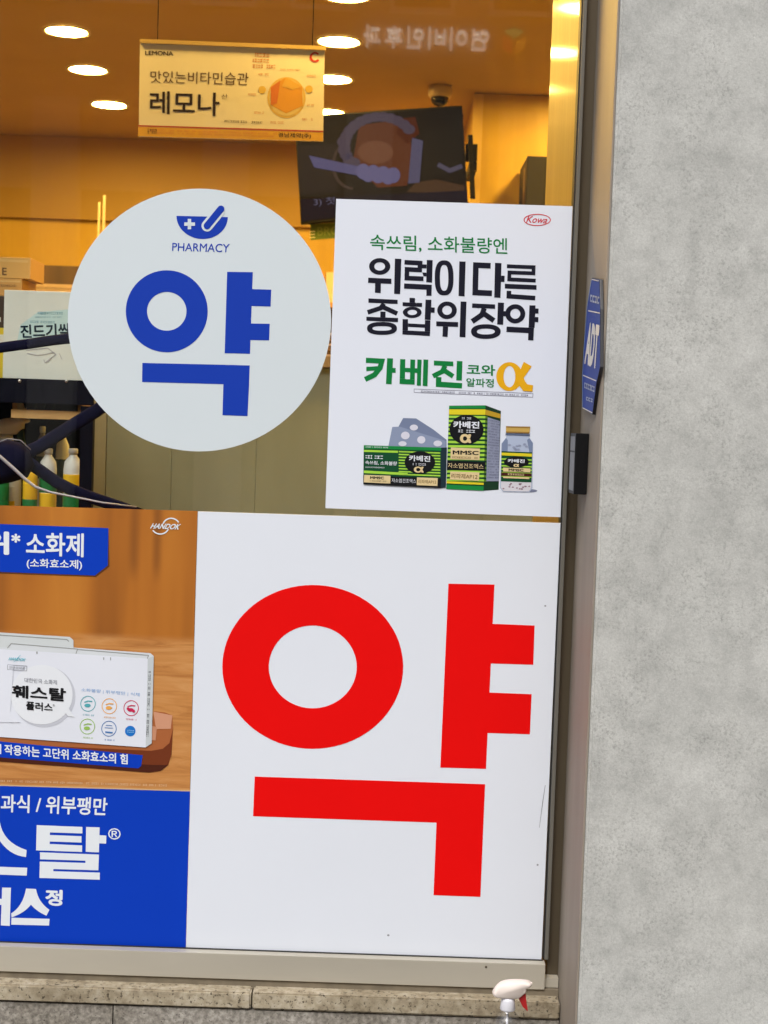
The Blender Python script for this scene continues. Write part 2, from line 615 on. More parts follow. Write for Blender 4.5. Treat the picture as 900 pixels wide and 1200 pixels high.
# ---------------------------------------------------------------- the pharmacy front
bld = thing('pharmacy_building', 'grey plastered pharmacy front with a bronze framed shop window over a stone ledge', 'building', (0, 0, 0))
# plastered pier right of the window, with an eased corner
bm = bmesh.new()
add_box(bm, XR + 0.004, 3.4, YW, 0.03, -0.004, 4.6)
bmesh.ops.bevel(bm, geom=[e for e in bm.edges if e.verts[0].co.x < XR + .01 and e.verts[1].co.x < XR + .01 and e.verts[0].co.y < YW + .01 and e.verts[1].co.y < YW + .01],
                offset=0.005, segments=3, affect='EDGES')
link('pier', finish(bm, 'pier'), PLASTER, bld)
box('pier', -3.6, XL - 0.034, YW, 0.03, -0.004, 4.6, PLASTER, bld)
box('lintel', XL - 0.032, XR + 0.002, YW + 0.003, 0.03, ZH + 0.05, 4.6, PLASTER, bld)
# painted reveal board
box('reveal', XR, XR + 0.0035, YW + 0.006, 0.0034, 0.0, ZH + 0.048, REVEAL, bld, 0.0008)
box('reveal', XL - 0.0335, XL - 0.030, YW + 0.006, -0.002, 0.0, ZH + 0.048, REVEAL, bld)
# metal frame: light bead, dark channel, rubber seal
fr = box('window_frame', XG + 0.0085, XR + 0.003, 0.004, 0.06, ZL + 0.006, ZH, FRAMEDK, bld, 0.001)
box('frame_bead', XG + 0.0015, XG + 0.0085, -0.012, 0.052, ZS + 0.003, ZH, FRAMELT, fr, 0.001)
box('rubber_seal', XG - 0.0012, XG + 0.0013, -0.0045, 0.03, ZS + 0.002, ZH, SEAL, fr)
box('window_frame', XL - 0.0295, XL, -0.012, 0.06, ZL + 0.006, ZH, FRAMEDK, bld)
box('window_frame', XL, XG, -0.012, 0.06, ZH, ZH + 0.048, FRAMEDK, bld)
sill = box('sill_rail', XL, XG + 0.0015, -0.030, -0.0062, ZL + 0.012, ZS, SILLMET, bld, 0.0012)
box('rubber_seal', XL, XG - 0.0015, -0.0105, -0.0065, ZS + 0.0003, ZS + 0.0016, SEAL, sill)
box('glazing_bed', XL, XG - 0.0015, -0.0058, 0.05, ZL + 0.0125, ZS - 0.006, SEAL, sill)
box('base_strip', XL, XR - 0.001, -0.026, 0.05, ZL - 0.02, ZL + 0.011, mat('dark_brown_strip', (0.20, 0.165, 0.115), 0.85, 0.3, 30), bld)  # mottled dark brown strip between sill rail and ledge
# short end piece of rail below the dark channel
box('rail_end', XG + 0.0025, XR - 0.0012, -0.018, 0.0035, ZL + 0.0125, ZL + 0.030, SILLMET, bld)
p = G(569.5, 1133, -0.0302)
lathe('screw', [(0.0022, 0), (0.0022, 0.0008), (0.0012, 0.0012)], (0, 0, 0), FRAMEDK, sill, 10).matrix_local = Matrix.Translation((p.x, -0.0302, p.z)) @ Matrix.Rotation(R(90), 4, 'X')
# stone ledge in pieces with open joints
joints = [XL - 0.03, G(-700, 1165).x, G(-235, 1165).x, G(295, 1170, -0.06).x, XR - 0.0006]
for a, b in zip(joints, joints[1:]):
    bm = bmesh.new()
    add_box(bm, a + 0.0015, b - 0.0015, -0.062, 0.02, G(150, 1178, -0.062).z, ZL - 0.001)
    bmesh.ops.bevel(bm, geom=list(bm.edges), offset=0.003, segments=2, affect='EDGES')
    me = finish(bm, 'ledge_stone')
    for v in me.vertices:
        v.co.z += random.uniform(-0.0007, 0.0007); v.co.y += random.uniform(-0.0006, 0.0006)
    link('ledge_stone', me, LEDGE, bld)
# granite base slabs set back below the ledge
for a, b in ((XL - 0.03, -1.32), (-1.32, -0.48), (-0.48, XR - 0.0006)):
    box('granite_slab', a + 0.001, b - 0.001, -0.056, 0.03, 0.006, G(150, 1178, -0.062).z - 0.004, GRANITE, bld, 0.001)
# window pane
gp = box('glass_pane', XL, XG - 0.0015, 0.0, 0.008, ZS - 0.0055, ZH, GLASS, bld)
# roof slab and body of the shop so no daylight leaks in
box('roof', -3.6, 3.4, 0.031, 7.8, 3.3, 4.59, PLASTER, bld)

# ---------------------------------------------------------------- the shop's shell
struct(box('floor', -3.4, 3.2, 0.062, 7.4, 0.0, FL, FLOORW))
struct(box('ceiling', -3.4, 3.2, 0.062, 7.4, ZC, ZC + 0.1, CEILPAINT))
box('ceiling_upstand', -3.4, 3.2, 0.066, 0.12, ZC + 0.1005, 3.299, CEILPAINT, bld)
struct(box('wall_left', -3.58, -3.402, 0.031, 7.6, 0.0, 3.299, WOODYEL))
struct(box('wall_right', 3.202, 3.38, 0.031, 7.6, 0.0, 3.299, WOODYEL))
YB = 4.75
struct(box('wall_back', -3.4, 3.2, YB, YB + 0.2, FL + 0.001, ZC - 0.001, WOODYEL))
# thin soffit before the back wall; its darker tan paints in the band's shadow
zs0 = G(60, 256, YB - 0.035).z
struct(box('soffit', -3.39, G(551, 200, 4.6).x, YB - 0.035, YB - 0.002, zs0, ZC - 0.002, SOFFIT))
# wall that stands forward on the right
XW = G(554, 170, 3.42).x
struct(box('wall_return', XW, 3.19, 3.42, YB - 0.003, FL + 0.002, ZC - 0.003, WOODYEL))
box('corner_trim', XW - 0.004, XW + 0.036, 3.412, 3.4195, FL + 0.002, ZC - 0.004, wood('trim_wood', (0.62, 0.42, 0.12), (0.70, 0.48, 0.14), (0.76, 0.54, 0.18), 0.35), bld)
# glossy side panel just behind the glass, running with the room's own axis
pa = Vector((XG + 0.006, 0.064, 0)); ddir = Vector((-0.066, 1, 0)).normalized()
pb = pa + ddir * 0.33
nrm = Vector((ddir.y, -ddir.x, 0))
side = [pa, pb, pb + nrm * 0.05, pa + nrm * 0.02]
sp_ = prism('side_panel', [Vector((p.x, p.y, FL + 0.003)) for p in side], (0, 0, ZC - FL - 0.006), PANELYEL)
tag(sp_, 'glossy yellow wood panel beside the window frame, mirroring the ceiling lamps', 'panel')

# ---------------------------------------------------------------- recessed downlights
def downlight(loc, k):
    t = thing('downlight', 'round recessed ceiling lamp glowing warm inside the shop', 'ceiling light', loc, 'recessed downlights in the shop ceiling')
    x, y, z = loc
    n_ = 32
    bm = bmesh.new()
    prof = [(0.072, 0.0), (0.084, 0.0), (0.084, -0.006), (0.072, -0.004)]
    rg = [[bm.verts.new((x + r * math.cos(2 * math.pi * i / n_), y + r * math.sin(2 * math.pi * i / n_), z + h - 0.001)) for i in range(n_)] for r, h in prof]
    for a in range(4):
        for i in range(n_):
            bm.faces.new((rg[a][i], rg[a][(i + 1) % n_], rg[(a + 1) % 4][(i + 1) % n_], rg[(a + 1) % 4][i]))
    link('trim_ring', finish(bm, 'trim_ring', True), WHITEPL, t)
    bm = bmesh.new()
    f = bm.faces.new([bm.verts.new((x + 0.071 * math.cos(-2 * math.pi * i / n_), y + 0.071 * math.sin(-2 * math.pi * i / n_), z - 0.003)) for i in range(n_)])
    f.normal_update()
    if f.normal.z > 0: f.normal_flip()
    me = bpy.data.meshes.new('diffuser'); bm.to_mesh(me); bm.free()
    link('diffuser', me, LAMPGLOW, t)

seen = [(78, 37), (103, 82), (128, 123), (397, 49), (390, 93), (384, 132)]
for px, py in seen:
    q = GZ(px, py, ZC - 0.003)
    downlight((q.x, q.y, ZC), 0)
for y in (0.85, 1.45, 2.05):                     # the same rows go on towards the window
    for x in (-1.165, -0.215):
        downlight((x + (2.65 - y) * 0.066, y, ZC), 0)
for y in (0.85, 2.05, 3.25):  # outer lamps out of view, added to light the shop
    downlight((-2.12 + (2.65 - y) * 0.066, y, ZC), 0)
    downlight((0.80 + (2.65 - y) * 0.066, min(y, 3.0), ZC), 0)

# ---------------------------------------------------------------- back of the shop
cab = thing('wall_cabinet', 'dark brown cabinet along the back wall below the yellow wall', 'cabinet', (-2.0, YB - 0.45, FL))
ct = G(60, 311, YB - 0.45).z
box('carcass', -3.38, 0.35, YB - 0.45, YB - 0.004, FL + 0.002, ct, DARKWOOD, cab)
for i in range(6):
    x0 = -3.36 + i * 0.615
    box('shelf', x0, x0 + 0.60, YB - 0.62, YB - 0.452, ct - 0.16, ct - 0.14, wood('shelf_wood', (0.45, 0.25, 0.06), (0.55, 0.32, 0.08), (0.62, 0.38, 0.1), 0.5), cab)
# cartons on the cabinet's shelf, in view between sticker and poster
rb = random.Random(5)
hues = [(190, 110, 40), (214, 150, 60), (222, 206, 190), (160, 70, 40), (205, 130, 50)]
cl = ['orange carton', 'yellow carton', 'cream carton', 'brick red carton', 'amber carton']
xx = G(335, 300, YB - 0.55).x
for i in range(5):
    wv = 0.075 + 0.02 * rb.random()
    t = thing('medicine_carton', 'small %s standing on the shelf of the dark back cabinet' % cl[i], 'box', (xx, YB - 0.56, ct - 0.14), 'cartons on the back shelf')
    bx_ = box('carton', xx, xx + wv, YB - 0.60, YB - 0.48, ct - 0.139, ct - 0.139 + 0.10 + 0.04 * rb.random(), mat('carton_%d' % i, lin(*hues[i]), 0.6, 0.05), t, 0.001)
    box('band', xx + 0.006, xx + wv - 0.006, YB - 0.6006, YB - 0.6002, ct - 0.12, ct - 0.10, mat('carton_band', (0.75, 0.7, 0.6), 0.6), bx_)
    xx += wv + 0.006
# grey-pink row of boxes seen above the white carton
t = thing('stacked_leaflet_tray', 'flat greyish pink tray lying on the cabinet behind the white carton', 'tray', (0, 0, 0))
a, b = G(38, 333, YB - 0.55), G(150, 341, YB - 0.55)
box('tray_base', a.x, b.x, YB - 0.60, YB - 0.455, b.z - 0.03, b.z, mat('tray_grey', (0.32, 0.25, 0.22), 0.6), t, 0.002)
box('tray_rim', a.x, b.x, YB - 0.602, YB - 0.596, b.z - 0.0, a.z, mat('tray_grey2', (0.40, 0.31, 0.27), 0.6), t)

# tall olive-grey counter front behind the sticker and the poster
YK = 1.10
kt = G(300, 415, YK).z
ctr = thing('dispensing_counter', 'tall olive grey counter front of wide laminate panels behind the round sticker', 'counter', (0, YK, FL))
x = G(108, 540, YK).x
edges = [x, G(124, 540, YK).x, G(192, 540, YK).x + 0.02, G(300, 540, YK).x, G(420, 540, YK).x, 0.9, 1.6]
for i, (a, b) in enumerate(zip(edges, edges[1:])):
    box('panel', a + (0.0015 if i < 2 else 0.0003), b - 0.0003, YK - 0.0006 * (i % 2), YK + 0.03, FL + 0.05, kt - 0.03, OLIVE if i else mat('pale_olive_edge', (0.30, 0.29, 0.21), 0.5), ctr, 0.001)
box('worktop', x - 0.01, 1.6, YK - 0.02, YK + 0.6, kt - 0.029, kt, wood('worktop_wood', (0.3, 0.2, 0.1), (0.36, 0.25, 0.13), (0.42, 0.3, 0.16), 0.4), ctr, 0.002)
box('plinth', x, 1.6, YK + 0.03, YK + 0.5, FL + 0.001, FL + 0.05, DARKWOOD, ctr)
box('side_panel', x - 0.004, x + 0.02, YK + 0.031, YK + 0.58, FL + 0.05, kt - 0.03, OLIVE, ctr)
# pale things standing on the counter, in the gap beside the poster
t = thing('document_tray', 'cream document tray on the counter behind the gap between sticker and poster', 'tray', (0, 0, 0))
a, b = G(362, 398, YK + 0.1), G(402, 416, YK + 0.1)
for k in range(3):
    zz = kt + 0.002 + k * 0.028
    box('tray', a.x, b.x + 0.1, YK + 0.05, YK + 0.30, zz, zz + 0.006, mat('tray_cream', (0.6, 0.5, 0.42), 0.5), t, 0.001)
for xx2 in (a.x, b.x + 0.094):
    box('upright', xx2, xx2 + 0.006, YK + 0.27, YK + 0.305, kt + 0.001, kt + 0.07, mat('tray_cream', (0.6, 0.5, 0.42), 0.5), t)

# thin white uprights above the sticker's left shoulder: a small display stand on the cabinet
t = thing('display_stand', 'pair of thin white display posts rising behind the round sticker', 'display stand', (0, 0, 0))
for px, py in ((116.5, 237), (122.5, 229)):
    q = G(px, py, 4.0)
    box('post', q.x - 0.005, q.x + 0.005, 3.995, 4.005, ct - 0.2, q.z, mat('offwhite_card', (0.66, 0.55, 0.42), 0.6), t)
q0, q1 = G(110, 300, 4.0), G(130, 300, 4.0)
box('foot', q0.x, q1.x, 3.96, 4.12, ct - 0.215, ct - 0.2, mat('offwhite_card', (0.66, 0.55, 0.42), 0.6), t)
box('stem', q0.x + 0.01, q1.x - 0.01, 4.01, 4.05, FL + 0.001, ct - 0.215, mat('offwhite_card', (0.66, 0.55, 0.42), 0.6), t)

# ---------------------------------------------------------------- television
YT = 3.05
tvq = [(345, 136), (541.5, 123.5), (549, 246), (352.5, 262)]
tv = thing('television', 'black flat television showing a dental model and a toothbrush, hung behind the hanging sign', 'television', tuple(G(450, 255, YT + 0.03)))
pts = [G(a, b, YT) for a, b in tvq]
prism('housing', pts, (0, 0.05, 0), BLACK, tv, 0.003)
def tvmat(name, rgb, k=0.36):
    c = lin(*rgb)
    return mat('screen_' + name, (0.006, 0.006, 0.006), 0.6, 0.02, spec=0.02, emit=c, estr=k)
ZT = zoom(340, 110, 4.09)
scr = decal('screen', [ZT((28, 112), (820, 66), (850, 520), (56, 612))], tvmat('dark', (24, 18, 22)), tv, YT, 2)
decal('picture', [ZT((38, 250), (220, 240), (230, 470), (50, 480))], tvmat('murk', (44, 34, 38)), scr, YT, 3)
decal('picture', tr(ZT, [[(330, 150), (560, 120), (590, 300), (560, 440), (420, 450), (300, 330)]]), tvmat('gum', (116, 58, 40)), scr, YT, 4)
decal('picture', tr(ZT, disc(410, 280, 85, 55)), tvmat('tongue', (140, 84, 62)), scr, YT, 5)
decal('picture', tr(ZT, [[(520, 120), (600, 110), (620, 190), (560, 240), (510, 190)]]), tvmat('palate', (96, 34, 24)), scr, YT, 5)
teeth = []
for i in range(15):
    a = R(150 + i * 12.5)
    teeth += disc(430 + 170 * math.cos(a), 250 + 140 * math.sin(a), 30, 24, 14)
for i, (a, b) in enumerate(((250, 230), (255, 270), (275, 305), (310, 330))):
    teeth += disc(a, b, 26, 24, 14)
decal('picture', tr(ZT, teeth), tvmat('teeth', (92, 78, 100)), scr, YT, 6)
decal('picture', tr(ZT, ring(300, 340, 100, 120, 14, 14, 30, 2, 90, 250)), tvmat('rim', (84, 64, 60)), scr, YT, 4)
decal('picture', [ZT((585, 210), (637, 225), (620, 425), (565, 430))], tvmat('block', (104, 98, 132)), scr, YT, 7)
decal('picture', [ZT((640, 180), (760, 150), (820, 90), (830, 100), (820, 360), (700, 400), (636, 400))], tvmat('hand', (32, 27, 28)), scr, YT, 3)
decal('picture', [ZT((600, 425), (700, 410), (835, 440), (838, 480), (560, 470))], tvmat('skin', (92, 62, 46)), scr, YT, 4)
decal('picture', tr(ZT, stroke([(708, 338), (765, 368), (825, 345)], 22)), tvmat('white', (100, 92, 116)), scr, YT, 6)
decal('picture', [ZT((90, 295), (345, 352), (345, 395), (115, 352))], tvmat('handle', (108, 102, 150)), scr, YT, 8)
head = []
for i in range(7):
    head += disc(350 + i * 24, 372 + (i % 2) * 10 + i * 3, 34, 38, 16)
decal('picture', tr(ZT, head), tvmat('bristle', (124, 116, 164)), scr, YT, 9)
decal('picture', [ZT((50, 505), (850, 462), (850, 520), (58, 610))], tvmat('caption_bar', (20, 16, 44)), scr, YT, 8)
text('3) 첫', ZT((112, 500), (215, 492), (215, 535), (114, 543)), tvmat('caption', (120, 116, 150)), scr, YT, 10)
br = prism('wall_bracket', [G(548.5, 158, YT + 0.03), G(554, 158, YT + 0.03), G(557, 232, YT + 0.03), G(551.5, 232, YT + 0.03)], (0, 0.03, 0), BLACK, tv)
box('bracket_arm', G(546, 168, YT + 0.06).x, XW + 0.004, YT + 0.061, YT + 0.09, G(548, 185, YT).z, G(548, 165, YT).z, BLACK, tv)
box('bracket_arm', G(551, 200, YT).x, G(551, 200, YT).x + 0.03, YT + 0.091, 3.418, G(551, 195, YT).z, G(551, 185, YT).z, BLACK, tv)

# small green sign under the television
YGn = 3.12
sg = sheet('shelf_sign', [(363.5, 263), (420, 259), (420, 277), (364, 281)], YGn, 0.012, mat('sign_green', lin(92, 120, 20), 0.5))
tag(sg, 'small green sign with cut-off white capitals hanging under the television', 'sign')
ink_sg = mat('sign_white', (0.8, 0.75, 0.5), 0.5)
decal('stripe', [[(362.5, 271), (369, 270.6), (369, 271.7), (362.5, 272)], [(362.5, 274.5), (369, 274.1), (369, 275.2), (362.5, 275.5)], [(362.5, 278), (369, 277.6), (369, 278.7), (362.5, 279)]], ink_sg, sg, YGn, 2)
text('BRO', [(372, 266), (398, 264.5), (398, 275), (372, 276.5)], mat('sign_dkgreen', lin(130, 150, 50), 0.5), sg, YGn, 2, 0.01)
box('hanger', G(372, 260, YGn).x, G(374, 260, YGn).x, YGn + 0.004, YGn + 0.007, G(373, 263, YGn).z - 0.004, G(373, 252, YGn).z, BLACK, sg)
box('hanger', G(410, 260, YGn).x, G(412, 260, YGn).x, YGn + 0.004, YGn + 0.007, G(411, 263, YGn).z - 0.004, G(411, 248, YGn).z, BLACK, sg)

# dome camera on the ceiling
q = GZ(516, 101, ZC)
dc = thing('dome_camera', 'small white dome camera with a black bubble under the shop ceiling', 'camera', (q.x, q.y, ZC))
lathe('base', [(0.045, -0.001), (0.048, -0.012), (0.048, -0.035), (0.042, -0.045)], (q.x, q.y, ZC), mat('dome_white', (0.62, 0.5, 0.33), 0.4), dc, 24)
lathe('bubble', [(0.036, -0.0455), (0.034, -0.060), (0.026, -0.074), (0.012, -0.081), (0.002, -0.082)], (q.x, q.y, ZC), mat('dome_black', (0.01, 0.01, 0.01), 0.08), dc, 24)

# slim black loudspeaker on the forward wall
ys_ = 3.06
a, b = G(618.5, 182, ys_), G(643.5, 182, ys_)
sk = thing('wall_speaker', 'slim black loudspeaker box mounted high on the yellow wall', 'speaker', (a.x, 3.4, a.z - 0.5))
zb = G(630, 268, ys_).z
box('cabinet', a.x, b.x, ys_ + 0.012, 3.405, zb, a.z, BLACK, sk, 0.003)
box('grille', a.x + 0.002, b.x - 0.002, ys_, ys_ + 0.0115, zb + 0.004, a.z - 0.004, mat('grille_black', (0.016, 0.014, 0.012), 0.7, 0.3, 300), sk, 0.002)
box('side_stripe', a.x - 0.0008, a.x - 0.0002, ys_ + 0.10, ys_ + 0.14, zb + 0.01, a.z - 0.03, mat('speaker_stripe', (0.16, 0.09, 0.05), 0.5), sk)
box('bracket', a.x + 0.02, b.x - 0.02, 3.4055, 3.4195, zb + 0.05, a.z - 0.1, BLACK, sk)

# ---------------------------------------------------------------- hanging sign
YS = 1.0
ls = thing('hanging_sign', 'cream hanging sign with an orange crystal picture, on two wires from the shop ceiling', 'sign', tuple(G(270, 163, YS)))
LM = zoom(155, 40, 3.83)
board = sheet('board', [(164, 48), (380.5, 56.5), (378.5, 165.5), (162.5, 160)], YS, 0.006, mat('sign_cream', (0.80, 0.76, 0.70), 0.55, 0.03), ls)
sheet('top_rail', [(163.5, 45.5), (381.5, 54), (381.5, 58.5), (163.5, 50)], YS - 0.006, 0.018, mat('rail_gold', (0.55, 0.40, 0.16), 0.4), ls)
for px in (184.5, 366):
    q = G(px, 48 + (px - 164) * 0.04, YS + 0.003)
    tube('wire', [(q.x, q.y, q.z), (q.x, q.y, ZC - 0.001)], 0.0012, BLACK, ls, 6)
BK = ink('warm_black', (40, 26, 24))
decal('lower_band', tr(LM, [[(27, 415), (857, 441), (855, 480), (26, 458)]]), mat('band_yellow', (0.70, 0.40, 0.04), 0.5), board, YS, 1)
decal('red_rule', tr(LM, [[(27, 408), (857, 433), (857, 440), (27, 414)]]), mat('rule_red', (0.45, 0.06, 0.03), 0.5), board, YS, 2)
text('LEMONA', LM((58, 74), (184, 77), (184, 97), (58, 94)), BK, board, YS, 2, 0.015)
text('맛있는비타민습관', LM((82, 164), (523, 174), (520, 230), (82, 218)), mat('sign_brown', (0.10, 0.055, 0.03), 0.5), board, YS, 2, 0.0)
text('레모나', LM((79, 254), (392, 263), (390, 368), (79, 357)), BK, board, YS, 2, 0.012)
text('산', LM((400, 268), (428, 269), (428, 292), (400, 291)), mat('sign_brown', (0.10, 0.055, 0.03), 0.5), board, YS, 2)
text('경남제약(주)', LM((655, 441), (803, 446), (802, 470), (655, 465)), BK, board, YS, 3, 0.015)
decal('emblem', tr(LM, ring(820, 103, 24, 23, 10, 8, 26, 2, 35, 320)), mat('emblem_red', (0.55, 0.03, 0.02), 0.5), board, YS, 2)
decal('crystal_print', tr(LM, disc(692, 285, 86, 92)), mat('print_paleyellow', (0.72, 0.50, 0.14), 0.5), board, YS, 1)
decal('crystal_print', tr(LM, disc(692, 285, 78, 82)), mat('print_paleyellow2', (0.74, 0.58, 0.26), 0.5), board, YS, 2)
decal('crystal_print', tr(LM, [[(690, 193), (762, 235), (765, 322), (690, 355), (622, 318), (622, 238)]]), mat('print_orange', (0.68, 0.33, 0.03), 0.5), board, YS, 3)
decal('crystal_print', tr(LM, [[(665, 207), (650, 310), (622, 318), (622, 238)]]), mat('print_deep', (0.60, 0.17, 0.02), 0.5), board, YS, 4)
decal('crystal_print', tr(LM, [[(690, 193), (762, 235), (720, 250), (672, 235)]]), mat('print_light', (0.70, 0.42, 0.07), 0.5), board, YS, 4)
decal('crystal_print', tr(LM, disc(583, 250, 17) + disc(793, 247, 17)), mat('print_lemon', (0.70, 0.48, 0.10), 0.5), board, YS, 2)
OR_ = mat('print_scribble', (0.55, 0.20, 0.05), 0.5)
for y_, x0, x1 in ((92, 550, 608), (117, 540, 615), (143, 540, 650)):
    fine(LM((x0, y_))[0], LM((x1, y_ + 3))[0], 4.2, OR_, board, YS, 2)
fine(LM((665, 158))[0], LM((750, 160))[0], 1.8, OR_, board, YS, 2)
for a, b, c in ((520, 270, 560), (548, 352, 588), (784, 187, 824), (762, 382, 806), (566, 180, 610), (620, 396, 680), (785, 318, 808)):
    fine(LM((a, b))[0], LM((c, b + 1))[0], 2.4, OR_, board, YS, 2)
fine(LM((414, 390))[0], LM((584, 397))[0], 2.6, BK, board, YS, 2)
fine(LM((70, 430))[0], LM((650, 447))[0], 2.0, OR_, board, YS, 3)
fine(LM((100, 442))[0], LM((640, 459))[0], 1.8, OR_, board, YS, 3)
fine(LM((68, 430))[0], LM((108, 431))[0], 2.8, BK, board, YS, 4)
fine(LM((68, 441))[0], LM((108, 442))[0], 2.4, BK, board, YS, 4)

# ---------------------------------------------------------------- black rack behind the glass, left
YR = 0.42
rack = thing('shelf_rack', 'black metal shelf rack standing just inside the window beside the round sticker', 'shelf rack', (-0.9, YR, FL))
RK = mat('rack_black', (0.004, 0.004, 0.012), 0.6, 0.15, 40, spec=0.1)
xr1 = G(109.5, 520, YR).x
xr0 = xr1 - 0.92
zt_ = G(50, 445, YR).z
def rack_shelf(z):
    prism('shelf', [Vector((xr0, YR, z - 0.012)), Vector((xr1, YR, z - 0.012)), Vector((G(104, 520, YR + 0.34).x, YR + 0.34, z - 0.012)), Vector((xr0, YR + 0.34, z - 0.012))], (0, 0, 0.012), RK, rack)
rack_shelf(zt_)
box('front_rail', xr0, xr1, YR - 0.012, YR - 0.0005, zt_ - 0.052, zt_ + 0.001, RK, rack, 0.002)
zlo = G(50, 640, YR).z
rack_shelf(zlo)
xrb = G(104, 520, YR + 0.33).x                 # the rack tapers towards its back
for xp, xq in ((xr0, xr0), (xr1 - 0.027, xrb - 0.027)):
    for xp, yp in ((xp, YR - 0.012), (xq, YR + 0.315)):
        box('post', xp, xp + 0.027, yp + 0.0005, yp + 0.0245, FL + 0.001, zt_ - 0.0535, RK, rack, 0.001)
box('dark_backing', xr0 + 0.001, xrb - 0.001, YR + 0.3405, YR + 0.346, FL + 0.01, zt_ - 0.001, RK, rack)  # black sheet added to keep the space under the shelf dark
for px in (23, 78):
    q = G(px, 446.5, YR - 0.0125)
    lathe('bolt', [(0.0035, 0), (0.0035, 0.0015), (0.002, 0.0025)], (0, 0, 0), mat('bolt_steel', (0.6, 0.6, 0.62), 0.3, metal=0.8), rack, 12).matrix_local = \
        Matrix.Translation(-Vector(rack.location)) @ Matrix.Translation((q.x, YR - 0.0125, q.z)) @ Matrix.Rotation(R(90), 4, 'X')

# big white carton on the rack
yb = YR + 0.03
a, b = G(5, 339.5, yb), G(118, 444, yb)
wc = thing('white_carton', 'large white carton with dark Korean lettering on the black rack', 'box', (a.x, yb, zt_))
cart = box('carton', a.x, G(98, 400, yb).x + 0.06, yb, yb + 0.10, zt_ + 0.001, a.z, mat('carton_white', (0.74, 0.76, 0.73), 0.5, 0.05, 8), wc, 0.0015)
JD = zoom(0, 290, 7.5)
decal('printed_patch', tr(JD, [[(150, 830), (180, 680), (330, 570), (600, 545), (640, 800)]]), ink('pale_cyan', (196, 222, 226)), cart, yb, 1)
INKT = ink('teal_black', (18, 42, 60))
text('진드기싹', JD((176, 680), (618, 664), (622, 790), (182, 797)), INKT, cart, yb, 2, 0.03)
text('천연', JD((355, 565), (400, 563), (400, 590), (355, 592)), ink('cyan_grey', (120, 165, 185)), cart, yb, 2)
fine(JD((330, 575))[0], JD((545, 578))[0], 3.0, ink('cyan_grey', (120, 165, 185)), cart, yb, 2)
fine(JD((310, 612))[0], JD((540, 612))[0], 1.8, ink('cyan_grey', (120, 165, 185)), cart, yb, 2)
fine(JD((195, 650))[0], JD((480, 658))[0], 2.6, ink('cyan_grey', (120, 165, 185)), cart, yb, 2)
GP = ink('sketch_grey', (176, 172, 178))
decal('printed_drawing', tr(JD, stroke([(230, 905), (290, 895), (420, 885), (490, 940), (400, 1010)], 7) + stroke([(240, 930), (330, 950), (420, 935), (480, 920)], 7) + stroke([(385, 985), (395, 1015), (440, 990)], 6) + stroke([(520, 930), (545, 985)], 5)), GP, cart, yb, 2)

# cartons behind the white one, standing on the rack
yk = YR + 0.17
def carton(label, px0, px1, ytop, z0, m, group=None, y=yk, d=0.14, name='carton_box'):
    a, b = G(px0, ytop, y), G(px1, ytop, y)
    t = thing(name, label, 'box', (a.x, y, z0), group)
    body = box('carton', a.x, b.x, y, y + d, z0 + 0.0008, a.z, m, t, 0.0015)
    return t, body, a.z
KR = mat('kraft_orange', (0.62, 0.33, 0.09), 0.65, 0.08, 10)
t, bd, zz = carton('yellow carton at the foot of the stack behind the white carton', -60, 30, 382, zt_, mat('carton_yellow', (0.72, 0.55, 0.03), 0.5))
decal('label', [[(-10, 392), (4, 392), (4, 404), (-10, 404)]], mat('label_white', (0.75, 0.75, 0.7), 0.5), bd, yk, 1)
t, bd, zz = carton('dark brown carton in the stack behind the white carton', -60, 32, 345, zz, mat('carton_dark', (0.05, 0.03, 0.02), 0.5))
decal('label', [[(-8, 372), (1, 372), (1, 377), (-8, 377)]], mat('label_white', (0.75, 0.75, 0.7), 0.5), bd, yk, 1)
t, bd, zz = carton('lower kraft orange carton in the stack behind the white carton', -60, 26, 324, zz, KR)
decal('tape', [[(-30, 328), (24, 329), (24, 331), (-30, 330)]], mat('kraft_pale', (0.70, 0.44, 0.16), 0.5), bd, yk, 1)
fine((-10, 334), (18, 335), 2.2, mat('kraft_ink', (0.18, 0.09, 0.03), 0.6), bd, yk, 2)
t, bd, zz = carton('topmost kraft orange carton in the stack behind the white carton', -60, 36, 299, zz, mat('kraft_orange2', (0.66, 0.38, 0.11), 0.65, 0.08, 10))
decal('tape', [[(-30, 302), (33, 305), (33, 308), (-30, 305)]], mat('kraft_pale', (0.70, 0.44, 0.16), 0.5), bd, yk, 1)
text('E', [(2.5, 313.5), (8, 313.8), (8, 322.5), (2.5, 322.2)], mat('kraft_ink', (0.18, 0.09, 0.03), 0.6), bd, yk, 2, 0.02)

# wooden box under the shelf
yw = YR + 0.004
a, b = G(13, 479.5, yw), G(95, 492.5, yw)
wb = thing('wooden_tray', 'narrow pale wooden tray hung under the shelf of the black rack', 'tray', (a.x, yw, b.z))
WT = wood('tray_wood', (0.50, 0.28, 0.10), (0.60, 0.36, 0.14), (0.68, 0.44, 0.19), 0.5, (0.1, 1, 1), 30)
box('front_board', a.x, b.x, yw, yw + 0.012, b.z, a.z, WT, wb, 0.001)
box('bottom_board', a.x, b.x, yw + 0.0122, yw + 0.10, b.z, b.z + 0.008, WT, wb)
for xx in (a.x, b.x - 0.01):
    box('end_board', xx, xx + 0.01, yw + 0.0122, yw + 0.10, b.z + 0.0082, zt_ - 0.0125, WT, wb)
for i in range(4):
    q = G(27 + i * 11, 477, yw)
    prism('hook', [Vector((q.x - 0.006, yw + 0.02, q.z + 0.012)), Vector((q.x + 0.006, yw + 0.02, q.z + 0.012)), Vector((q.x, yw + 0.02, q.z - 0.004))], (0, 0.004, 0), BLACK, wb)

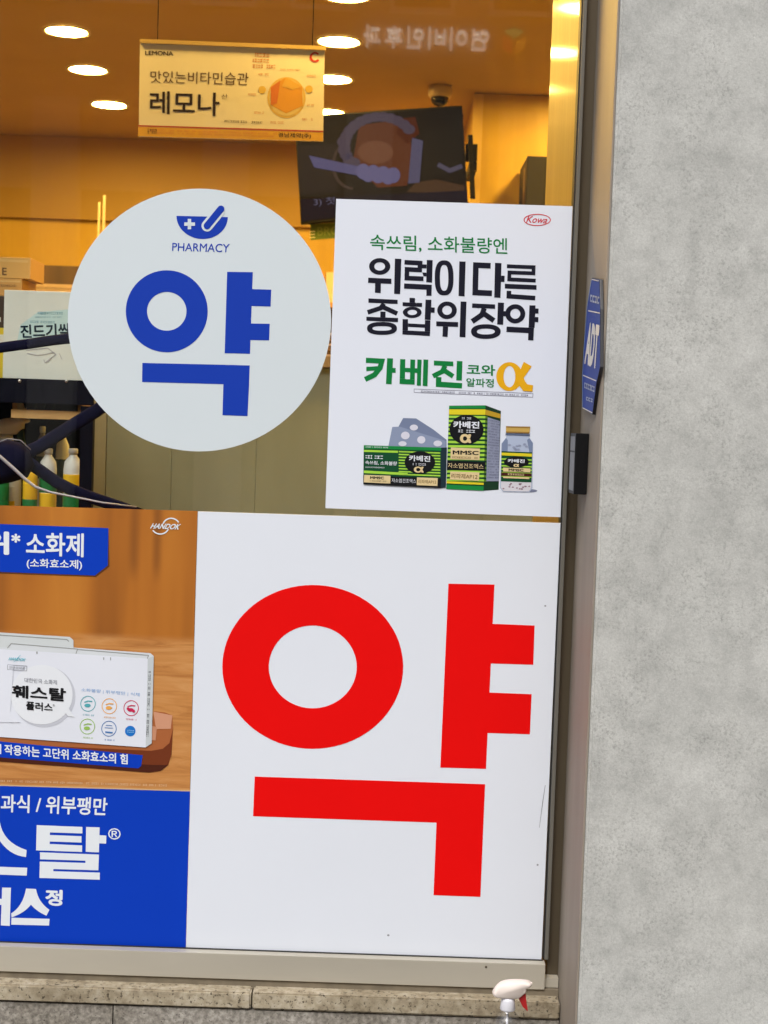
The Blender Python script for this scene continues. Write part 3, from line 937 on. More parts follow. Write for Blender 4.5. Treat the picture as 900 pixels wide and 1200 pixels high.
# cleaning bottles on the lower shelf
GREEN = mat('bottle_green', lin(20, 120, 60), 0.35)
YELL = mat('bottle_yellow', lin(235, 190, 30), 0.4)
WHT = mat('bottle_white', (0.72, 0.74, 0.72), 0.4)
DKG = mat('bottle_darkgreen', lin(14, 50, 34), 0.4)
def bottle(px, ytop, wpx, y, cols, label):
    """squat detergent bottle: shouldered body, cap and wrapped label bands"""
    q = G(px, ytop, y)
    r = wpx / 2 / FPX * (y + 2.9)
    h = q.z - zlo
    t = thing('cleaner_bottle', label, 'bottle', (q.x, y, zlo), 'cleaning bottles on the lower shelf')
    L = (q.x, y, zlo + 0.001)
    lathe('body', [(r * .9, 0), (r, 0.006), (r, h * .78), (r * .9, h * .86), (r * .45, h * .92), (r * .4, h * .94)], L, cols[0], t, 20)
    lathe('cap', [(r * .5, h * .941), (r * .5, h - 0.002), (r * .42, h)], L, cols[1], t, 16)
    lathe('label_band', [(r * 1.004, h * .12), (r * 1.012, h * .13), (r * 1.012, h * .52), (r * 1.004, h * .53)], L, cols[2], t, 20)
    lathe('label_band', [(r * 1.004, h * .535), (r * 1.012, h * .54), (r * 1.012, h * .72), (r * 1.004, h * .73)], L, cols[3], t, 20)
bottle(86, 526, 22, YR + 0.07, (WHT, WHT, GREEN, YELL), 'white bottle with a yellow and green band beside the rack post')
bottle(57, 526, 20, YR + 0.08, (WHT, WHT, YELL, GREEN), 'white bottle with a green band above yellow, behind the navy strap')
bottle(74, 504, 16, YR + 0.20, (WHT, DKG, DKG, DKG), 'white bottle with dark green bands at the back of the shelf')
bottle(36, 540, 17, YR + 0.06, (YELL, DKG, GREEN, YELL), 'small yellow bottle with a green band and dark cap below the navy bag')
bottle(2, 545, 18, YR + 0.06, (GREEN, WHT, GREEN, GREEN), 'plain green bottle with a white cap on the lower shelf')
bottle(12, 546, 13, YR + 0.10, (WHT, YELL, YELL, WHT), 'slim white bottle with a yellow cap and lower band')
bottle(50, 500, 14, YR + 0.22, (mat('bottle_grey', (0.3, 0.3, 0.25), 0.4), WHT, WHT, DKG), 'grey bottle with a white cap behind the others')
bottle(-25, 540, 20, YR + 0.07, (WHT, GREEN, YELL, GREEN), 'white bottle with a green cap over green and yellow bands')

def spray(name, label, base, r, htop, L, colors, dirx=1, group=None, bodymat=None, tall=None):
    """trigger sprayer: bottle, collar, shroud head, nozzle, trigger, dip tube; the nozzle points along x*dirx"""
    t = thing(name, label, 'spray bottle', base, group)
    bx_, by_, bz_ = base
    hb = htop - L * 0.78                   # shoulder end
    lathe('bottle', [(r * .86, 0.001), (r, 0.008), (r, hb * .62), (r * .95, hb * .72), (r * .78, hb * .86), (r * .58, hb * .95), (L * .19, hb * .985), (L * .185, hb)], base, bodymat, t, 28)
    if bodymat is CLEAR:
        lathe('dip_tube', [(L * .03, 0.012), (L * .03, hb + 0.002)], base, colors[2], t, 10)
    lathe('collar', [(L * .19, hb + .0005), (L * .20, hb + L * .03), (L * .175, hb + L * .25), (L * .165, hb + L * .33)], base, colors[2], t, 24)
    # shroud: rounded side outline, thick in y
    z0 = hb + L * .3305
    out = [(-.41, .12), (-.35, .215), (-.30, .28), (-.244, .34), (-.175, .38), (-.10, .408), (.02, .432), (.163, .443), (.32, .445), (.45, .440), (.55, .425), (.585, .40), (.588, .365), (.557, .325),
           (.474, .323), (.462, .24), (.455, .167), (.40, .13), (.34, .07), (.282, .024), (.21, .001), (.10, .0005), (-.17, .0005), (-.316, .014), (-.385, .05)]
    bm = bmesh.new()
    ysl = [(-1.0, .86), (-.8, .955), (-.35, 1.0), (.35, 1.0), (.8, .955), (1.0, .86)]
    rows = []
    cx_, cz_ = .05, .22
    for yy, k in ysl:
        rows.append([bm.verts.new((bx_ + dirx * L * (cx_ + (u - cx_) * k), by_ + yy * L * .17, bz_ + z0 + L * (cz_ + (v - cz_) * k))) for u, v in out])
    m_ = len(out)
    for A, B in zip(rows, rows[1:]):
        for i in range(m_):
            bm.faces.new((A[i], A[(i + 1) % m_], B[(i + 1) % m_], B[i]))
    bm.faces.new(rows[0]); bm.faces.new(rows[-1][::-1])
    hd = link('spray_head', finish(bm, 'spray_head', True), colors[0], t)
    # nozzle tip
    bm = bmesh.new()
    ng = 12
    ra = [bm.verts.new((bx_ + dirx * L * .57, by_ + L * .05 * math.cos(2 * math.pi * i / ng), bz_ + z0 + L * .378 + L * .045 * math.sin(2 * math.pi * i / ng))) for i in range(ng)]
    rb_ = [bm.verts.new((bx_ + dirx * L * .605, by_ + L * .042 * math.cos(2 * math.pi * i / ng), bz_ + z0 + L * .378 + L * .037 * math.sin(2 * math.pi * i / ng))) for i in range(ng)]
    for i in range(ng):
        bm.faces.new((ra[i], ra[(i + 1) % ng], rb_[(i + 1) % ng], rb_[i]))
    bm.faces.new(rb_); bm.faces.new(ra[::-1])
    link('nozzle', finish(bm, 'nozzle', True), colors[0], hd)
    trg = [(.443, .18), (.33, .12), (.287, .036), (.282, -.036), (.378, -.215), (.52, -.34), (.50, -.22), (.474, -.10), (.455, .03)]
    prism('trigger', [Vector((bx_ + dirx * L * u, by_ - L * .075, bz_ + z0 + L * v)) for u, v in trg], (0, L * .15, 0), colors[1], t, 0.0012)
    return t

# white sprayer on the rack's lower shelf
q = G(8, 489, YR + 0.12)
spray('spray_bottle', 'white trigger sprayer with a green label among the cleaning bottles', (q.x, YR + 0.12, zlo), 0.035, q.z - zlo, 0.085, (WHT, DKG, WHT), 1, None, WHT)

# navy bag hanging in front of the rack, its straps crossing the carton
yn = 0.22
bag = thing('navy_bag', 'navy fabric bag with long straps slung in front of the black rack', 'bag', tuple(G(15, 560, yn)))
bm = bmesh.new()
outl = [(-70, 545), (-50, 524), (-20, 516), (8, 514), (26, 518), (36, 528), (42, 545), (34, 560), (14, 566), (-20, 572), (-60, 570)]
rows = []
for dy, k in ((-0.035, .55), (-0.028, .82), (-0.012, .97), (0.012, .97), (0.028, .82), (0.035, .55)):
    rows.append([bm.verts.new(G(-12 + (a + 12) * k, 543 + (b - 543) * k, yn + dy)) for a, b in outl])
for A, B in zip(rows, rows[1:]):
    for i in range(len(outl)):
        bm.faces.new((A[i], A[(i + 1) % len(outl)], B[(i + 1) % len(outl)], B[i]))
bm.faces.new(rows[0]); bm.faces.new(rows[-1][::-1])
bd = link('body', finish(bm, 'body', True), NAVY, bag)
def path(pts, y):
    return [G(a, b, y) for a, b in pts]
tube('strap', path([(-70, 540), (-112, 510), (-130, 470), (-115, 432), (-80, 419), (-55, 415.5), (-30, 412), (0, 407.5), (30, 403.5), (60, 399), (83, 396.5), (130, 391), (160, 397), (172, 420), (162, 446), (140, 462)], yn), 0.0105, NAVY, bag, 10, 0.3)
tube('strap', path([(-10, 545), (18, 536), (45, 524), (70, 508), (92, 494), (112, 482), (140, 462)], yn + 0.02), 0.0135, NAVY, bag, 10, 0.3)
tube('strap', path([(30, 540), (48, 552), (66, 565), (84, 574), (104, 582), (140, 594), (190, 612)], yn + 0.015), 0.0125, NAVY, bag, 10, 0.35)
tube('piping', path([(-30, 528), (-8, 520), (10, 514.2), (24, 516), (36, 527)], yn - 0.03), 0.0012, mat('piping_grey', (0.25, 0.25, 0.32), 0.4), bd, 8)
# pale lilac streak across the bag, built as a thin bent bar
cd_ = tube('pale_streak', path([(-40, 512), (-15, 524), (0, 535), (16, 549), (30, 562), (42, 571), (60, 577), (85, 582), (120, 589), (160, 594)], yn - 0.05), [0.003, .003, .0032, .0034, .0034, .003, .0024, .002, .0018, .0015], mat('streak_lilac', (0.42, 0.42, 0.52), 0.3), None, 10)
tag(cd_, 'pale lilac streak curving in front of the navy bag', 'cord')

# ================================================================== FILMS AND POSTERS ON THE GLASS
YP = -0.0012
WHITE_COOL = mat('poster_white_cool', (0.75, 0.79, 0.885), 0.5, 0.015, 2.0, spec=0.4)
# ---- round sticker
rs = sheet('round_sticker', disc(233.7, 375, 154.3, 154, 96)[0], YP, 0.001, mat('sticker_white', (0.66, 0.73, 0.775), 0.4, 0.02, 2.0))
tag(rs, 'round white pharmacy sticker with blue letters on the glass', 'sticker')
SC = zoom(70, 210, 2.727)
BLUE = ink('sticker_blue', (18, 58, 172))
SWH = MATS['sticker_white']
big = tr(SC, ring(342, 422, 131, 131, 68, 69, 64))
big += tr(SC, [[(535, 296), (617, 297), (608, 558), (527, 556)], [(612, 351), (676, 353), (674, 407), (612, 405)], [(609, 461), (671, 462), (669, 515), (608, 514)]])
big += tr(SC, [[(264, 587), (607, 595), (605, 658), (523, 655), (263, 648)], [(523, 650), (605, 650), (600, 757), (520, 754)]])
# avoid doubled faces where the strokes meet: they are joined end to end
big[-1] = SC((523, 655), (605, 658), (600, 757), (520, 754))
big[-5] = SC((535, 296), (617, 297), (608, 558), (527, 556))
big[-4] = SC((600, 350.5), (676, 353), (674, 407), (600, 404.6))
big[-3] = SC((596, 460.7), (671, 462), (669, 515), (596, 513.7))
decal('lettering', big, BLUE, rs, YP, 1)
bowl = [(455 + 82 * math.cos(a), 119 + 72 * math.sin(a) + 0.024 * 82 * math.cos(a)) for a in [math.pi * i / 30 for i in range(31)]]
decal('mortar_emblem', [SC(*bowl)], BLUE, rs, YP, 1)
decal('mortar_emblem', tr(SC, stroke([(471, 149), (515, 95)], 36) + disc(471, 149, 18)), SWH, rs, YP, 2)
decal('mortar_emblem', tr(SC, stroke([(471, 149), (515, 95)], 22) ), BLUE, rs, YP, 3)
decal('mortar_emblem', tr(SC, disc(471, 149, 11)), BLUE, rs, YP, 4)
decal('mortar_emblem', tr(SC, disc(515, 95, 11)), BLUE, rs, YP, 4)
decal('mortar_emblem', tr(SC, [[(409, 127), (420, 127), (420, 160), (409, 160)]]), SWH, rs, YP, 2)
decal('mortar_emblem', tr(SC, [[(398, 138), (432, 138), (432, 149), (398, 149)]]), SWH, rs, YP, 3)
text('PHARMACY', SC((360, 203), (543, 207), (541, 234), (359, 229)), BLUE, rs, YP, 1, 0.004)

# ---- stomach-medicine poster
kp = sheet('medicine_poster', [(394, 233), (671, 241.7), (656.8, 606), (381.3, 595.5)], YP, 0.001, WHITE_COOL)
tag(kp, 'white poster with bold black headline and green medicine packs, above the red lettered panel', 'poster')
INK = ink('headline_black', (22, 22, 38))
GRN = ink('poster_green', (10, 122, 58))
H1 = zoom(420, 265, 4.091)
H2 = zoom(420, 345, 4.091)
text('속쓰림, 소화불량엔', H1((56, 39), (714, 58), (714, 138), (56, 116)), GRN, kp, YP, 1, 0.008)
one = []
one += ring(102, 193, 51, 40, 25, 20, 40)
one += [[(47, 247), (158, 252), (158, 277), (46, 272)], [(80, 273.5), (108, 274.7), (107, 321), (79, 319)], [(175, 156), (206, 157), (200, 326), (171, 324)]]
one += stroke([(221, 173), (296, 177), (294, 210), (233, 207), (232, 249), (312, 252)], 22)
one += [[(328, 162), (356, 163), (353, 271), (325, 269)], [(302, 183), (327, 184), (326, 203), (302, 202)], [(306, 222), (326, 223), (325.5, 241), (312, 240)]]
one += stroke([(219, 287), (339, 293), (338, 334)], 25)
one += ring(411, 248, 45, 84, 25, 22, 48, 2.6)
one += [[(484, 169), (514, 170), (509, 337), (480, 335)]]
one += stroke([(634, 190), (563, 187), (560, 318), (640, 322)], 27)
one += [[(655, 176), (686, 177), (681, 344), (651, 342)], [(684.5, 237), (701, 238), (700, 268), (683.5, 267)]]
one += stroke([(712, 192), (840, 197), (839, 226), (724, 222), (723, 255), (850, 261)], 18)
one += [[(702, 276), (854, 283), (854, 305), (702, 299)]]
one += stroke([(722, 310), (721, 336), (848, 345)], 22)
decal('lettering', tr(H1, one), INK, kp, YP, 1)
two = []
two += [[(48, 19), (188, 26), (188, 46), (48, 40)]]
two += stroke([(122, 44), (108, 65), (44, 86)], 22)
two += stroke([(112, 58), (186, 92)], 22)
two += [[(105, 82), (130, 83), (130, 110.5), (105, 109.5)], [(38, 107), (190, 113), (190, 133), (38, 126)]]
two += ring(113, 163, 72, 31, 26, 20, 44, 2.4)
two += [[(245, 16), (271, 17), (271, 39), (245, 38)], [(212, 37.5), (305, 41), (305, 60), (212, 56)]]
two += ring(258, 86, 45, 27, 22, 14, 40)
two += [[(322, 25), (350, 26), (346, 123), (318, 121)], [(348.6, 62), (366, 63), (365, 88), (347.8, 87)]]
two += [[(212, 118), (238, 119), (237, 172.5), (211, 171.5)], [(319, 124), (345, 125), (344, 177), (318, 176)], [(238, 139), (318.5, 143), (318.5, 160), (238, 156)], [(211, 172), (344, 178), (343, 200), (211, 192)]]
two += ring(425, 76, 47, 42, 24, 20, 40)
two += [[(373, 129), (478, 133), (478, 156), (373, 152)], [(405, 153.5), (430, 154.5), (428, 204), (403, 202)], [(490, 34), (518, 35), (513, 206), (485, 204)]]
two += [[(545, 43), (655, 48), (655, 69), (545, 64)]]
two += stroke([(603, 66), (592, 98), (545, 130)], 25) + stroke([(598, 90), (650, 126)], 25)
two += [[(669, 39), (698, 40), (694, 146), (665, 144)], [(696, 80), (713, 81), (712, 106), (695.4, 105)]]
two += ring(611, 178, 71, 35, 28, 21, 44, 2.3)
two += ring(752, 93, 48, 46, 24, 22, 44)
two += [[(820, 52), (849, 53), (845, 160), (816, 158)], [(848.5, 67), (864, 68), (863, 92), (847.6, 91)], [(847, 108), (863, 109), (862, 133), (846, 132)]]
two += stroke([(710, 167), (828, 173), (826, 220)], 26)
decal('lettering', tr(H2, two), INK, kp, YP, 1)
g = []
g += stroke([(36, 316), (112, 320), (104, 352), (78, 385), (32, 408)], 25) + [[(38, 347), (98, 344), (92, 364), (38, 368)]]
g += [[(138, 306), (166, 307), (159, 431), (132, 429)], [(163.4, 352), (179, 353), (178, 376), (162, 375)]]
g += [[(200, 310), (225, 311), (223, 404.5), (198, 403.5)], [(249, 312), (272, 313), (270, 408.5), (247, 407.5)], [(224, 352), (248, 353), (248, 373), (224, 372)], [(198, 404), (270, 409), (269, 433), (197, 429)]]
g += [[(271, 354), (282.2, 354.5), (281.8, 377), (270.6, 376)], [(283, 312), (303, 313), (299, 438), (280, 437)], [(312, 312), (335, 313), (331, 440), (308, 438)]]
g += [[(362, 317), (455, 322), (455, 344), (362, 340)]]
g += stroke([(415, 342), (402, 370), (357, 392)], 23) + stroke([(408, 362), (454, 393)], 23)
g += [[(472, 319), (499, 320), (496, 413), (469, 412)]]
g += stroke([(385, 396), (384, 431), (497, 438)], 26)
decal('lettering', tr(H2, g), GRN, kp, YP, 1)
text('코와', H2((519, 333), (656, 338), (656, 391), (519, 386)), GRN, kp, YP, 1, 0.022)
text('알파정', H2((517, 400), (649, 405), (649, 447), (517, 441)), GRN, kp, YP, 1, 0.018)
GOLD = ink('alpha_gold', (232, 172, 20))
decal('alpha_symbol', tr(H2, ring(724, 394, 63, 69, 35, 18, 44)), GOLD, kp, YP, 1)
decal('alpha_symbol', tr(H2, stroke([(812, 334), (778, 395), (760, 425)], [44, 30, 24]) ), GOLD, kp, YP, 2)
decal('alpha_symbol', tr(H2, stroke([(764, 372), (784, 425), (800, 447), (836, 451)], [30, 34, 34, 30])), GOLD, kp, YP, 3)
GRY = ink('fine_grey', (110, 108, 130))
decal('print_frame', tr(H2, [[(266, 452), (838, 474), (838, 476), (266, 454)], [(266, 469), (837, 492), (837, 494), (266, 471)], [(266, 454), (268, 454), (268, 469), (266, 469)], [(836, 476), (838, 476), (837, 492), (835, 492)]]), GRY, kp, YP, 1)
fine(H2((300, 464))[0], H2((815, 484))[0], 2.0, GRY, kp, YP, 2)
K5 = zoom(370, 220, 2.8125)
RED_L = ink('logo_red', (206, 60, 72))
decal('logo', tr(K5, ring(730, 106, 45, 20, 3.2, 3, 40)), RED_L, kp, YP, 1)
text('Kowa', K5((697, 92), (766, 96), (764, 118), (697, 115)), RED_L, kp, YP, 1, 0.012, 0.12)

# printed packs
PA = zoom(415, 465, 7.5)
PB = zoom(515, 465, 7.5)
LG = ink('lime', (164, 214, 70)); DG = ink('dark_green', (16, 74, 44)); MG = ink('mid_green', (24, 132, 62)); YL = ink('pack_yellow', (224, 206, 40))
CR = ink('cream', (222, 200, 150)); PK = ink('pack_black', (16, 18, 22)); PW = ink('pack_white', (226, 230, 246)); BS = ink('blister', (138, 150, 178)); BS2 = ink('blister2', (116, 128, 158)); PILL = ink('pill', (214, 214, 228))
def pack(polys, m, ly, z):
    for p in polys:
        decal('pack_print', tr(z, [p]), m, kp, YP, ly)
pack([[(430, 187), (545, 190), (700, 290), (812, 378), (812, 450), (380, 300), (390, 262)]], BS2, 1, PA)
pack([[(335, 265), (400, 262), (805, 388), (805, 450), (300, 440)]], BS, 2, PA)
pack(disc(525, 270, 36, 26, 20), PILL, 2, PA)
pack(disc(450, 340, 38, 34, 20) + disc(590, 378, 36, 33, 20) + disc(735, 410, 38, 26, 20) + disc(425, 412, 36, 22, 20), PILL, 3, PA)
pack([[(85, 425), (765, 447), (760, 802), (80, 768)]], DG, 4, PA)
pack([[(765, 447), (815, 445), (806, 796), (760, 802)]], ink('side_dark', (30, 48, 58)), 4, PA)
pack([[(85, 425), (765, 447), (764, 474), (85, 455)]], MG, 5, PA)
pack([[(85, 466), (385, 474), (385, 492), (85, 484)]], LG, 5, PA)
pack([[(85, 648), (470, 668), (470, 690), (85, 670)]], LG, 5, PA)
st = []
for i in range(9):
    yy = 482 + i * 25
    st.append([(392, yy - 6), (757, yy + 6), (757, yy + 18), (392, yy + 5)])
pack(st, LG, 5, PA)
pack([[(80, 690), (762, 715), (760, 802), (80, 768)]], PK, 6, PA)
pack(disc(578, 578, 134, 99), PK, 6, PA)
pack([[(88, 686), (320, 694), (318, 762), (86, 752)], [(552, 708), (735, 714), (732, 784), (550, 776)]], CR, 7, PA)
text('카베진', PA((482, 512), (670, 520), (668, 572), (482, 565)), PW, kp, YP, 7, 0.03)
fine(PA((515, 592))[0], PA((640, 596))[0], 2.4, PW, kp, YP, 7)
text('α', PA((525, 612), (612, 614), (612, 668), (525, 666)), CR, kp, YP, 7, 0.03)
text('속쓰림, 소화불량', PA((98, 560), (378, 570), (376, 606), (98, 594)), PW, kp, YP, 6, 0.012)
fine(PA((100, 527))[0], PA((245, 532))[0], 4.2, PW, kp, YP, 6)
fine(PA((100, 618))[0], PA((270, 623))[0], 1.4, PW, kp, YP, 6)
fine(PA((100, 440))[0], PA((290, 446))[0], 1.4, PW, kp, YP, 6)
text('MMSC', PA((140, 698), (262, 702), (262, 726), (140, 722)), PK, kp, YP, 8, 0.03)
fine(PA((130, 738))[0], PA((275, 743))[0], 1.4, PK, kp, YP, 8)
text('자소엽건조엑스', PA((330, 716), (545, 724), (545, 760), (330, 752)), PW, kp, YP, 8, 0.0)
text('리파제AP12', PA((565, 726), (722, 732), (720, 766), (565, 760)), ink('brown_ink', (120, 90, 50)), kp, YP, 8, 0.0)
# tall box
pack([[(85, 78), (405, 75), (387, 826), (60, 810)]], DG, 1, PB)
pack([[(405, 75), (540, 125), (520, 816), (387, 826)]], ink('side_green', (22, 56, 36)), 1, PB)
st = []
for i in range(16):
    yy = 165 + i * 37
    x0 = 85 - 25 * (yy - 78) / 732; x1 = 405 - 18 * (yy - 75) / 750
    st.append([(x0, yy), (x1, yy + 4), (x1, yy + 24), (x0, yy + 20)])
pack(st, LG, 2, PB)
st = []
for i in range(16):
    yy = 165 + i * 37
    x1 = 405 - 18 * (yy - 75) / 750
    st.append([(x1 + 1, yy + 4), (x1 + 22, yy + 9), (x1 + 22, yy + 27), (x1 + 1, yy + 24)])
pack(st, ink('lime_shade', (84, 122, 40)), 2, PB)
pack([[(85, 78), (405, 75), (404, 104), (84, 104)], [(61, 772), (388, 786), (387, 826), (60, 810)]], MG, 3, PB)
pack([[(84, 110), (404, 110), (403, 158), (83, 156)], [(62, 742), (389, 756), (389, 774), (62, 760)]], YL, 3, PB)
pack([[(404.5, 112), (538, 152), (537, 190), (404, 158)]], ink('yellow_shade', (186, 150, 40)), 3, PB)
pack([[(424, 180), (532, 214), (521, 742), (412, 742)]], ink('side_panel', (142, 148, 172)), 3, PB)
for i in range(22):
    y_ = 205 + i * 24
    fine(PB((432 - i * .5, y_))[0], PB((526 - i * .4, y_ + 18 - i * .8))[0], 1.5, ink('side_text', (84, 88, 110)), kp, YP, 4)
pack(disc(238, 288, 150, 130), PK, 3, PB)
text('카베진', PB((122, 212), (352, 218), (350, 280), (122, 274)), PW, kp, YP, 4, 0.035)
fine(PB((198, 188))[0], PB((275, 190))[0], 2.4, PW, kp, YP, 4)
fine(PB((165, 300))[0], PB((305, 304))[0], 3.4, PW, kp, YP, 4)
text('α', PB((180, 326), (280, 328), (280, 408), (180, 406)), CR, kp, YP, 4, 0.045)
pack([[(100, 445), (356, 455), (352, 556), (96, 548)], [(95, 655), (351, 665), (346, 738), (92, 727)]], CR, 4, PB)
pack([[(68, 562), (403, 572), (399, 650), (65, 640)]], PK, 4, PB)
text('MMSC', PB((116, 470), (345, 476), (343, 512), (116, 506)), PK, kp, YP, 5, 0.03)
fine(PB((112, 530))[0], PB((345, 538))[0], 2.2, ink('brown_ink', (120, 90, 50)), kp, YP, 5)
text('자소엽건조엑스', PB((74, 580), (388, 592), (386, 636), (74, 624)), CR, kp, YP, 5, 0.004)
text('리파제AP12', PB((106, 672), (336, 682), (332, 724), (104, 714)), ink('brown_ink', (120, 90, 50)), kp, YP, 5, 0.004)
# glass jar
pack(disc(800, 826, 60, 14, 24), ink('shadow_print', (120, 126, 150)), 1, PB)
pack([[(595, 330), (782, 335), (790, 360), (822, 405), (816, 800), (790, 840), (560, 836), (532, 800), (545, 410), (585, 360)]], ink('jar_glass', (176, 188, 212)), 2, PB)
pack([[(548, 412), (585, 362), (600, 380), (600, 478), (546, 478)], [(770, 380), (790, 362), (820, 408), (818, 488), (790, 486)]], ink('jar_edge', (122, 136, 166)), 3, PB)
pack([[(541, 742), (808, 752), (806, 798), (785, 832), (562, 828), (540, 800)]], ink('jar_tablets', (214, 212, 220)), 3, PB)
pack([[(585, 258), (797, 262), (792, 322), (584, 316)]], ink('cap_gold', (200, 164, 86)), 3, PB)
pack([[(585, 258), (797, 262), (796, 274), (585, 270)], [(584, 304), (793, 310), (792, 322), (584, 316)]], ink('cap_shade', (150, 116, 56)), 4, PB)
pack([[(580, 322), (795, 328), (795, 344), (580, 336)]], ink('jar_neck', (92, 104, 132)), 4, PB)
pack([[(545, 478), (815, 488), (808, 752), (540, 742)]], DG, 4, PB)
pack([[(545, 490), (814, 500), (813, 526), (545, 514)]], YL, 5, PB)
pack([[(544, 540 + i * 30), (812, 550 + i * 30), (812, 562 + i * 30), (544, 552 + i * 30)] for i in range(6)], LG, 5, PB)
pack(disc(677, 573, 110, 48), PK, 6, PB)
pack([[(560, 622), (800, 630), (798, 664), (560, 656)], [(560, 700), (790, 708), (790, 722), (560, 714)]], CR, 6, PB)
pack([[(541, 664), (811, 674), (810, 702), (541, 694)]], ink('jar_band', (70, 30, 24)), 6, PB)
text('카베진', PB((600, 545), (750, 550), (748, 582), (600, 577)), PW, kp, YP, 7, 0.03)
text('α', PB((650, 590), (700, 591), (700, 616), (650, 615)), CR, kp, YP, 7, 0.05)
text('MMSC', PB((608, 630), (738, 634), (738, 656), (608, 652)), PK, kp, YP, 7, 0.03)
fine(PB((600, 680))[0], PB((745, 686))[0], 2.4, CR, kp, YP, 7)
rj = random.Random(3)
pack([d for _ in range(16) for d in disc(rj.uniform(560, 790), rj.uniform(762, 815), 9, 6, 8)], ink('tablet_dot', (150, 120, 134)), 4, PB)
pack([d for _ in range(9) for d in disc(rj.uniform(590, 770), rj.uniform(410, 466), 14, 8, 8)], ink('tablet_top', (150, 158, 184)), 4, PB)

# ---- panel with the big red syllable
rp = sheet('lettered_panel', [(232, 599.3), (656.8, 613), (634.5, 1125), (218, 1110)], YP - 0.0035, 0.0033, mat('panel_white', (0.75, 0.79, 0.87), 0.5, 0.02, 3.0, spec=0.4))
tag(rp, 'large white panel with one huge red syllable at the foot of the window', 'sign panel')
YQ = YP - 0.0035
RZ = zoom(220, 590, 2.0)
RED = ink('syllable_red', (232, 0, 0))
syl = ring(293, 383, 212, 192, 109, 95, 80)
syl += [[(611, 188), (719, 190), (699, 622), (592, 619)], [(700, 281.5), (813, 286), (810, 378), (700, 374.7)], [(695, 442.6), (806, 447), (802, 541), (692, 537.6)]]
syl += [[(157, 640), (697, 658), (693, 752), (583, 748), (153, 733)], [(583, 748), (693, 752), (686, 922), (576, 918)]]
decal('lettering', tr(RZ, syl), RED, rp, YQ, 1)
GR2 = ink('scuff_grey', (150, 152, 160))
decal('scuff', tr(RZ, stroke([(838, 660), (832, 700), (824, 760)], [1.2, 2.0, 0.8]) + disc(820, 847, 2.4, 2.4, 10) + disc(838, 240, 2.4, 2, 10) + disc(470, 1012, 3, 2.4, 10)), GR2, rp, YQ, 1)

# ---- printed film with the digestive-tablet picture
def slope(px, py):            # level lines of the film in the photograph
    return py + px * 0.031
fl = sheet('printed_film', [(-340, 582.5), (231.4, 598.9), (217.4, 1110.2), (-340, 1097)], YP, 0.001, FILMWOOD)
tag(fl, 'printed window film with a white tablet box on a wooden tray over a blue band', 'window film')
PBLUE = ink('film_blue', (0, 58, 186))
PWH = ink('film_white', (226, 232, 246))
decal('blue_band', [[(-340, 911), (222.6, 927.5), (217.6, 1110), (-340, 1096.5)]], PBLUE, fl, YP, 1)
decal('band_edge', [[(-340, 909.4), (222.7, 925.9), (222.6, 927.4), (-340, 910.9)]], ink('band_edge', (210, 176, 130)), fl, YP, 1)
fine((-120, 911.8), (194, 920.5), 2.2, ink('film_cream', (222, 190, 150)), fl, YP, 2)
F1 = zoom(0, 600, 3.913)
decal('tag_shadow', tr(F1, [[(-900, 26), (497, 80), (502, 250), (440, 298), (-900, 248)]]), ink('tag_shadow', (96, 56, 26)), fl, YP, 1)
decal('blue_tag', tr(F1, [[(-900, 20), (497, 74), (494, 245), (435, 291), (-900, 240)]]), PBLUE, fl, YP, 2)
text('1위', F1((-150, 84), (42, 90), (42, 197), (-150, 190)), PWH, fl, YP, 3, 0.035)
text('*', F1((52, 98), (93, 100), (93, 142), (52, 140)), PWH, fl, YP, 3, 0.03)
text('소화제', F1((119, 94), (385, 98), (383, 208), (119, 198)), PWH, fl, YP, 3, 0.022)
text('(소화효소제)', F1((122, 212), (377, 220), (376, 268), (122, 260)), PWH, fl, YP, 3, 0.018)
text('HANDOK', F1((697, 52), (829, 55), (822, 81), (692, 76)), PWH, fl, YP, 3, 0.03, 0.06)
decal('emblem', tr(F1, ring(785, 66, 42, 40, 6, 6, 20, 2, 200, 330) + ring(735, 66, 42, 38, 6, 6, 20, 2, 20, 150)), PWH, fl, YP, 2)

F2 = zoom(0, 740, 4.09)
F7 = zoom(0, 740, 7.5)
F3 = zoom(80, 790, 6.923)
def pf(polys, m, ly, z=F2, name='picture'):
    return decal(name, tr(z, polys), m, fl, YP, ly)
# tray
pf([[(-700, 470), (720, 540), (738, 382), (790, 388), (826, 402), (830, 470), (822, 545), (770, 580), (-700, 520)]], ink('tray_top', (168, 98, 56)), 1)
pf([[(-700, 508), (725, 572), (780, 562), (812, 535), (828, 470), (822, 590), (806, 640), (770, 668), (715, 676), (-700, 572)]], ink('tray_front', (112, 52, 26)), 2)
pf([[(735, 640), (806, 640), (770, 668), (715, 676), (-700, 572), (-700, 562)]], ink('tray_deep', (74, 32, 18)), 3)
pf([[(735, 384), (826, 402), (818, 466), (748, 468)]], ink('tray_pale', (206, 150, 120)), 2)
pf([[(716, 450), (752, 458), (746, 522), (712, 520)]], ink('tray_pale2', (198, 140, 108)), 3)
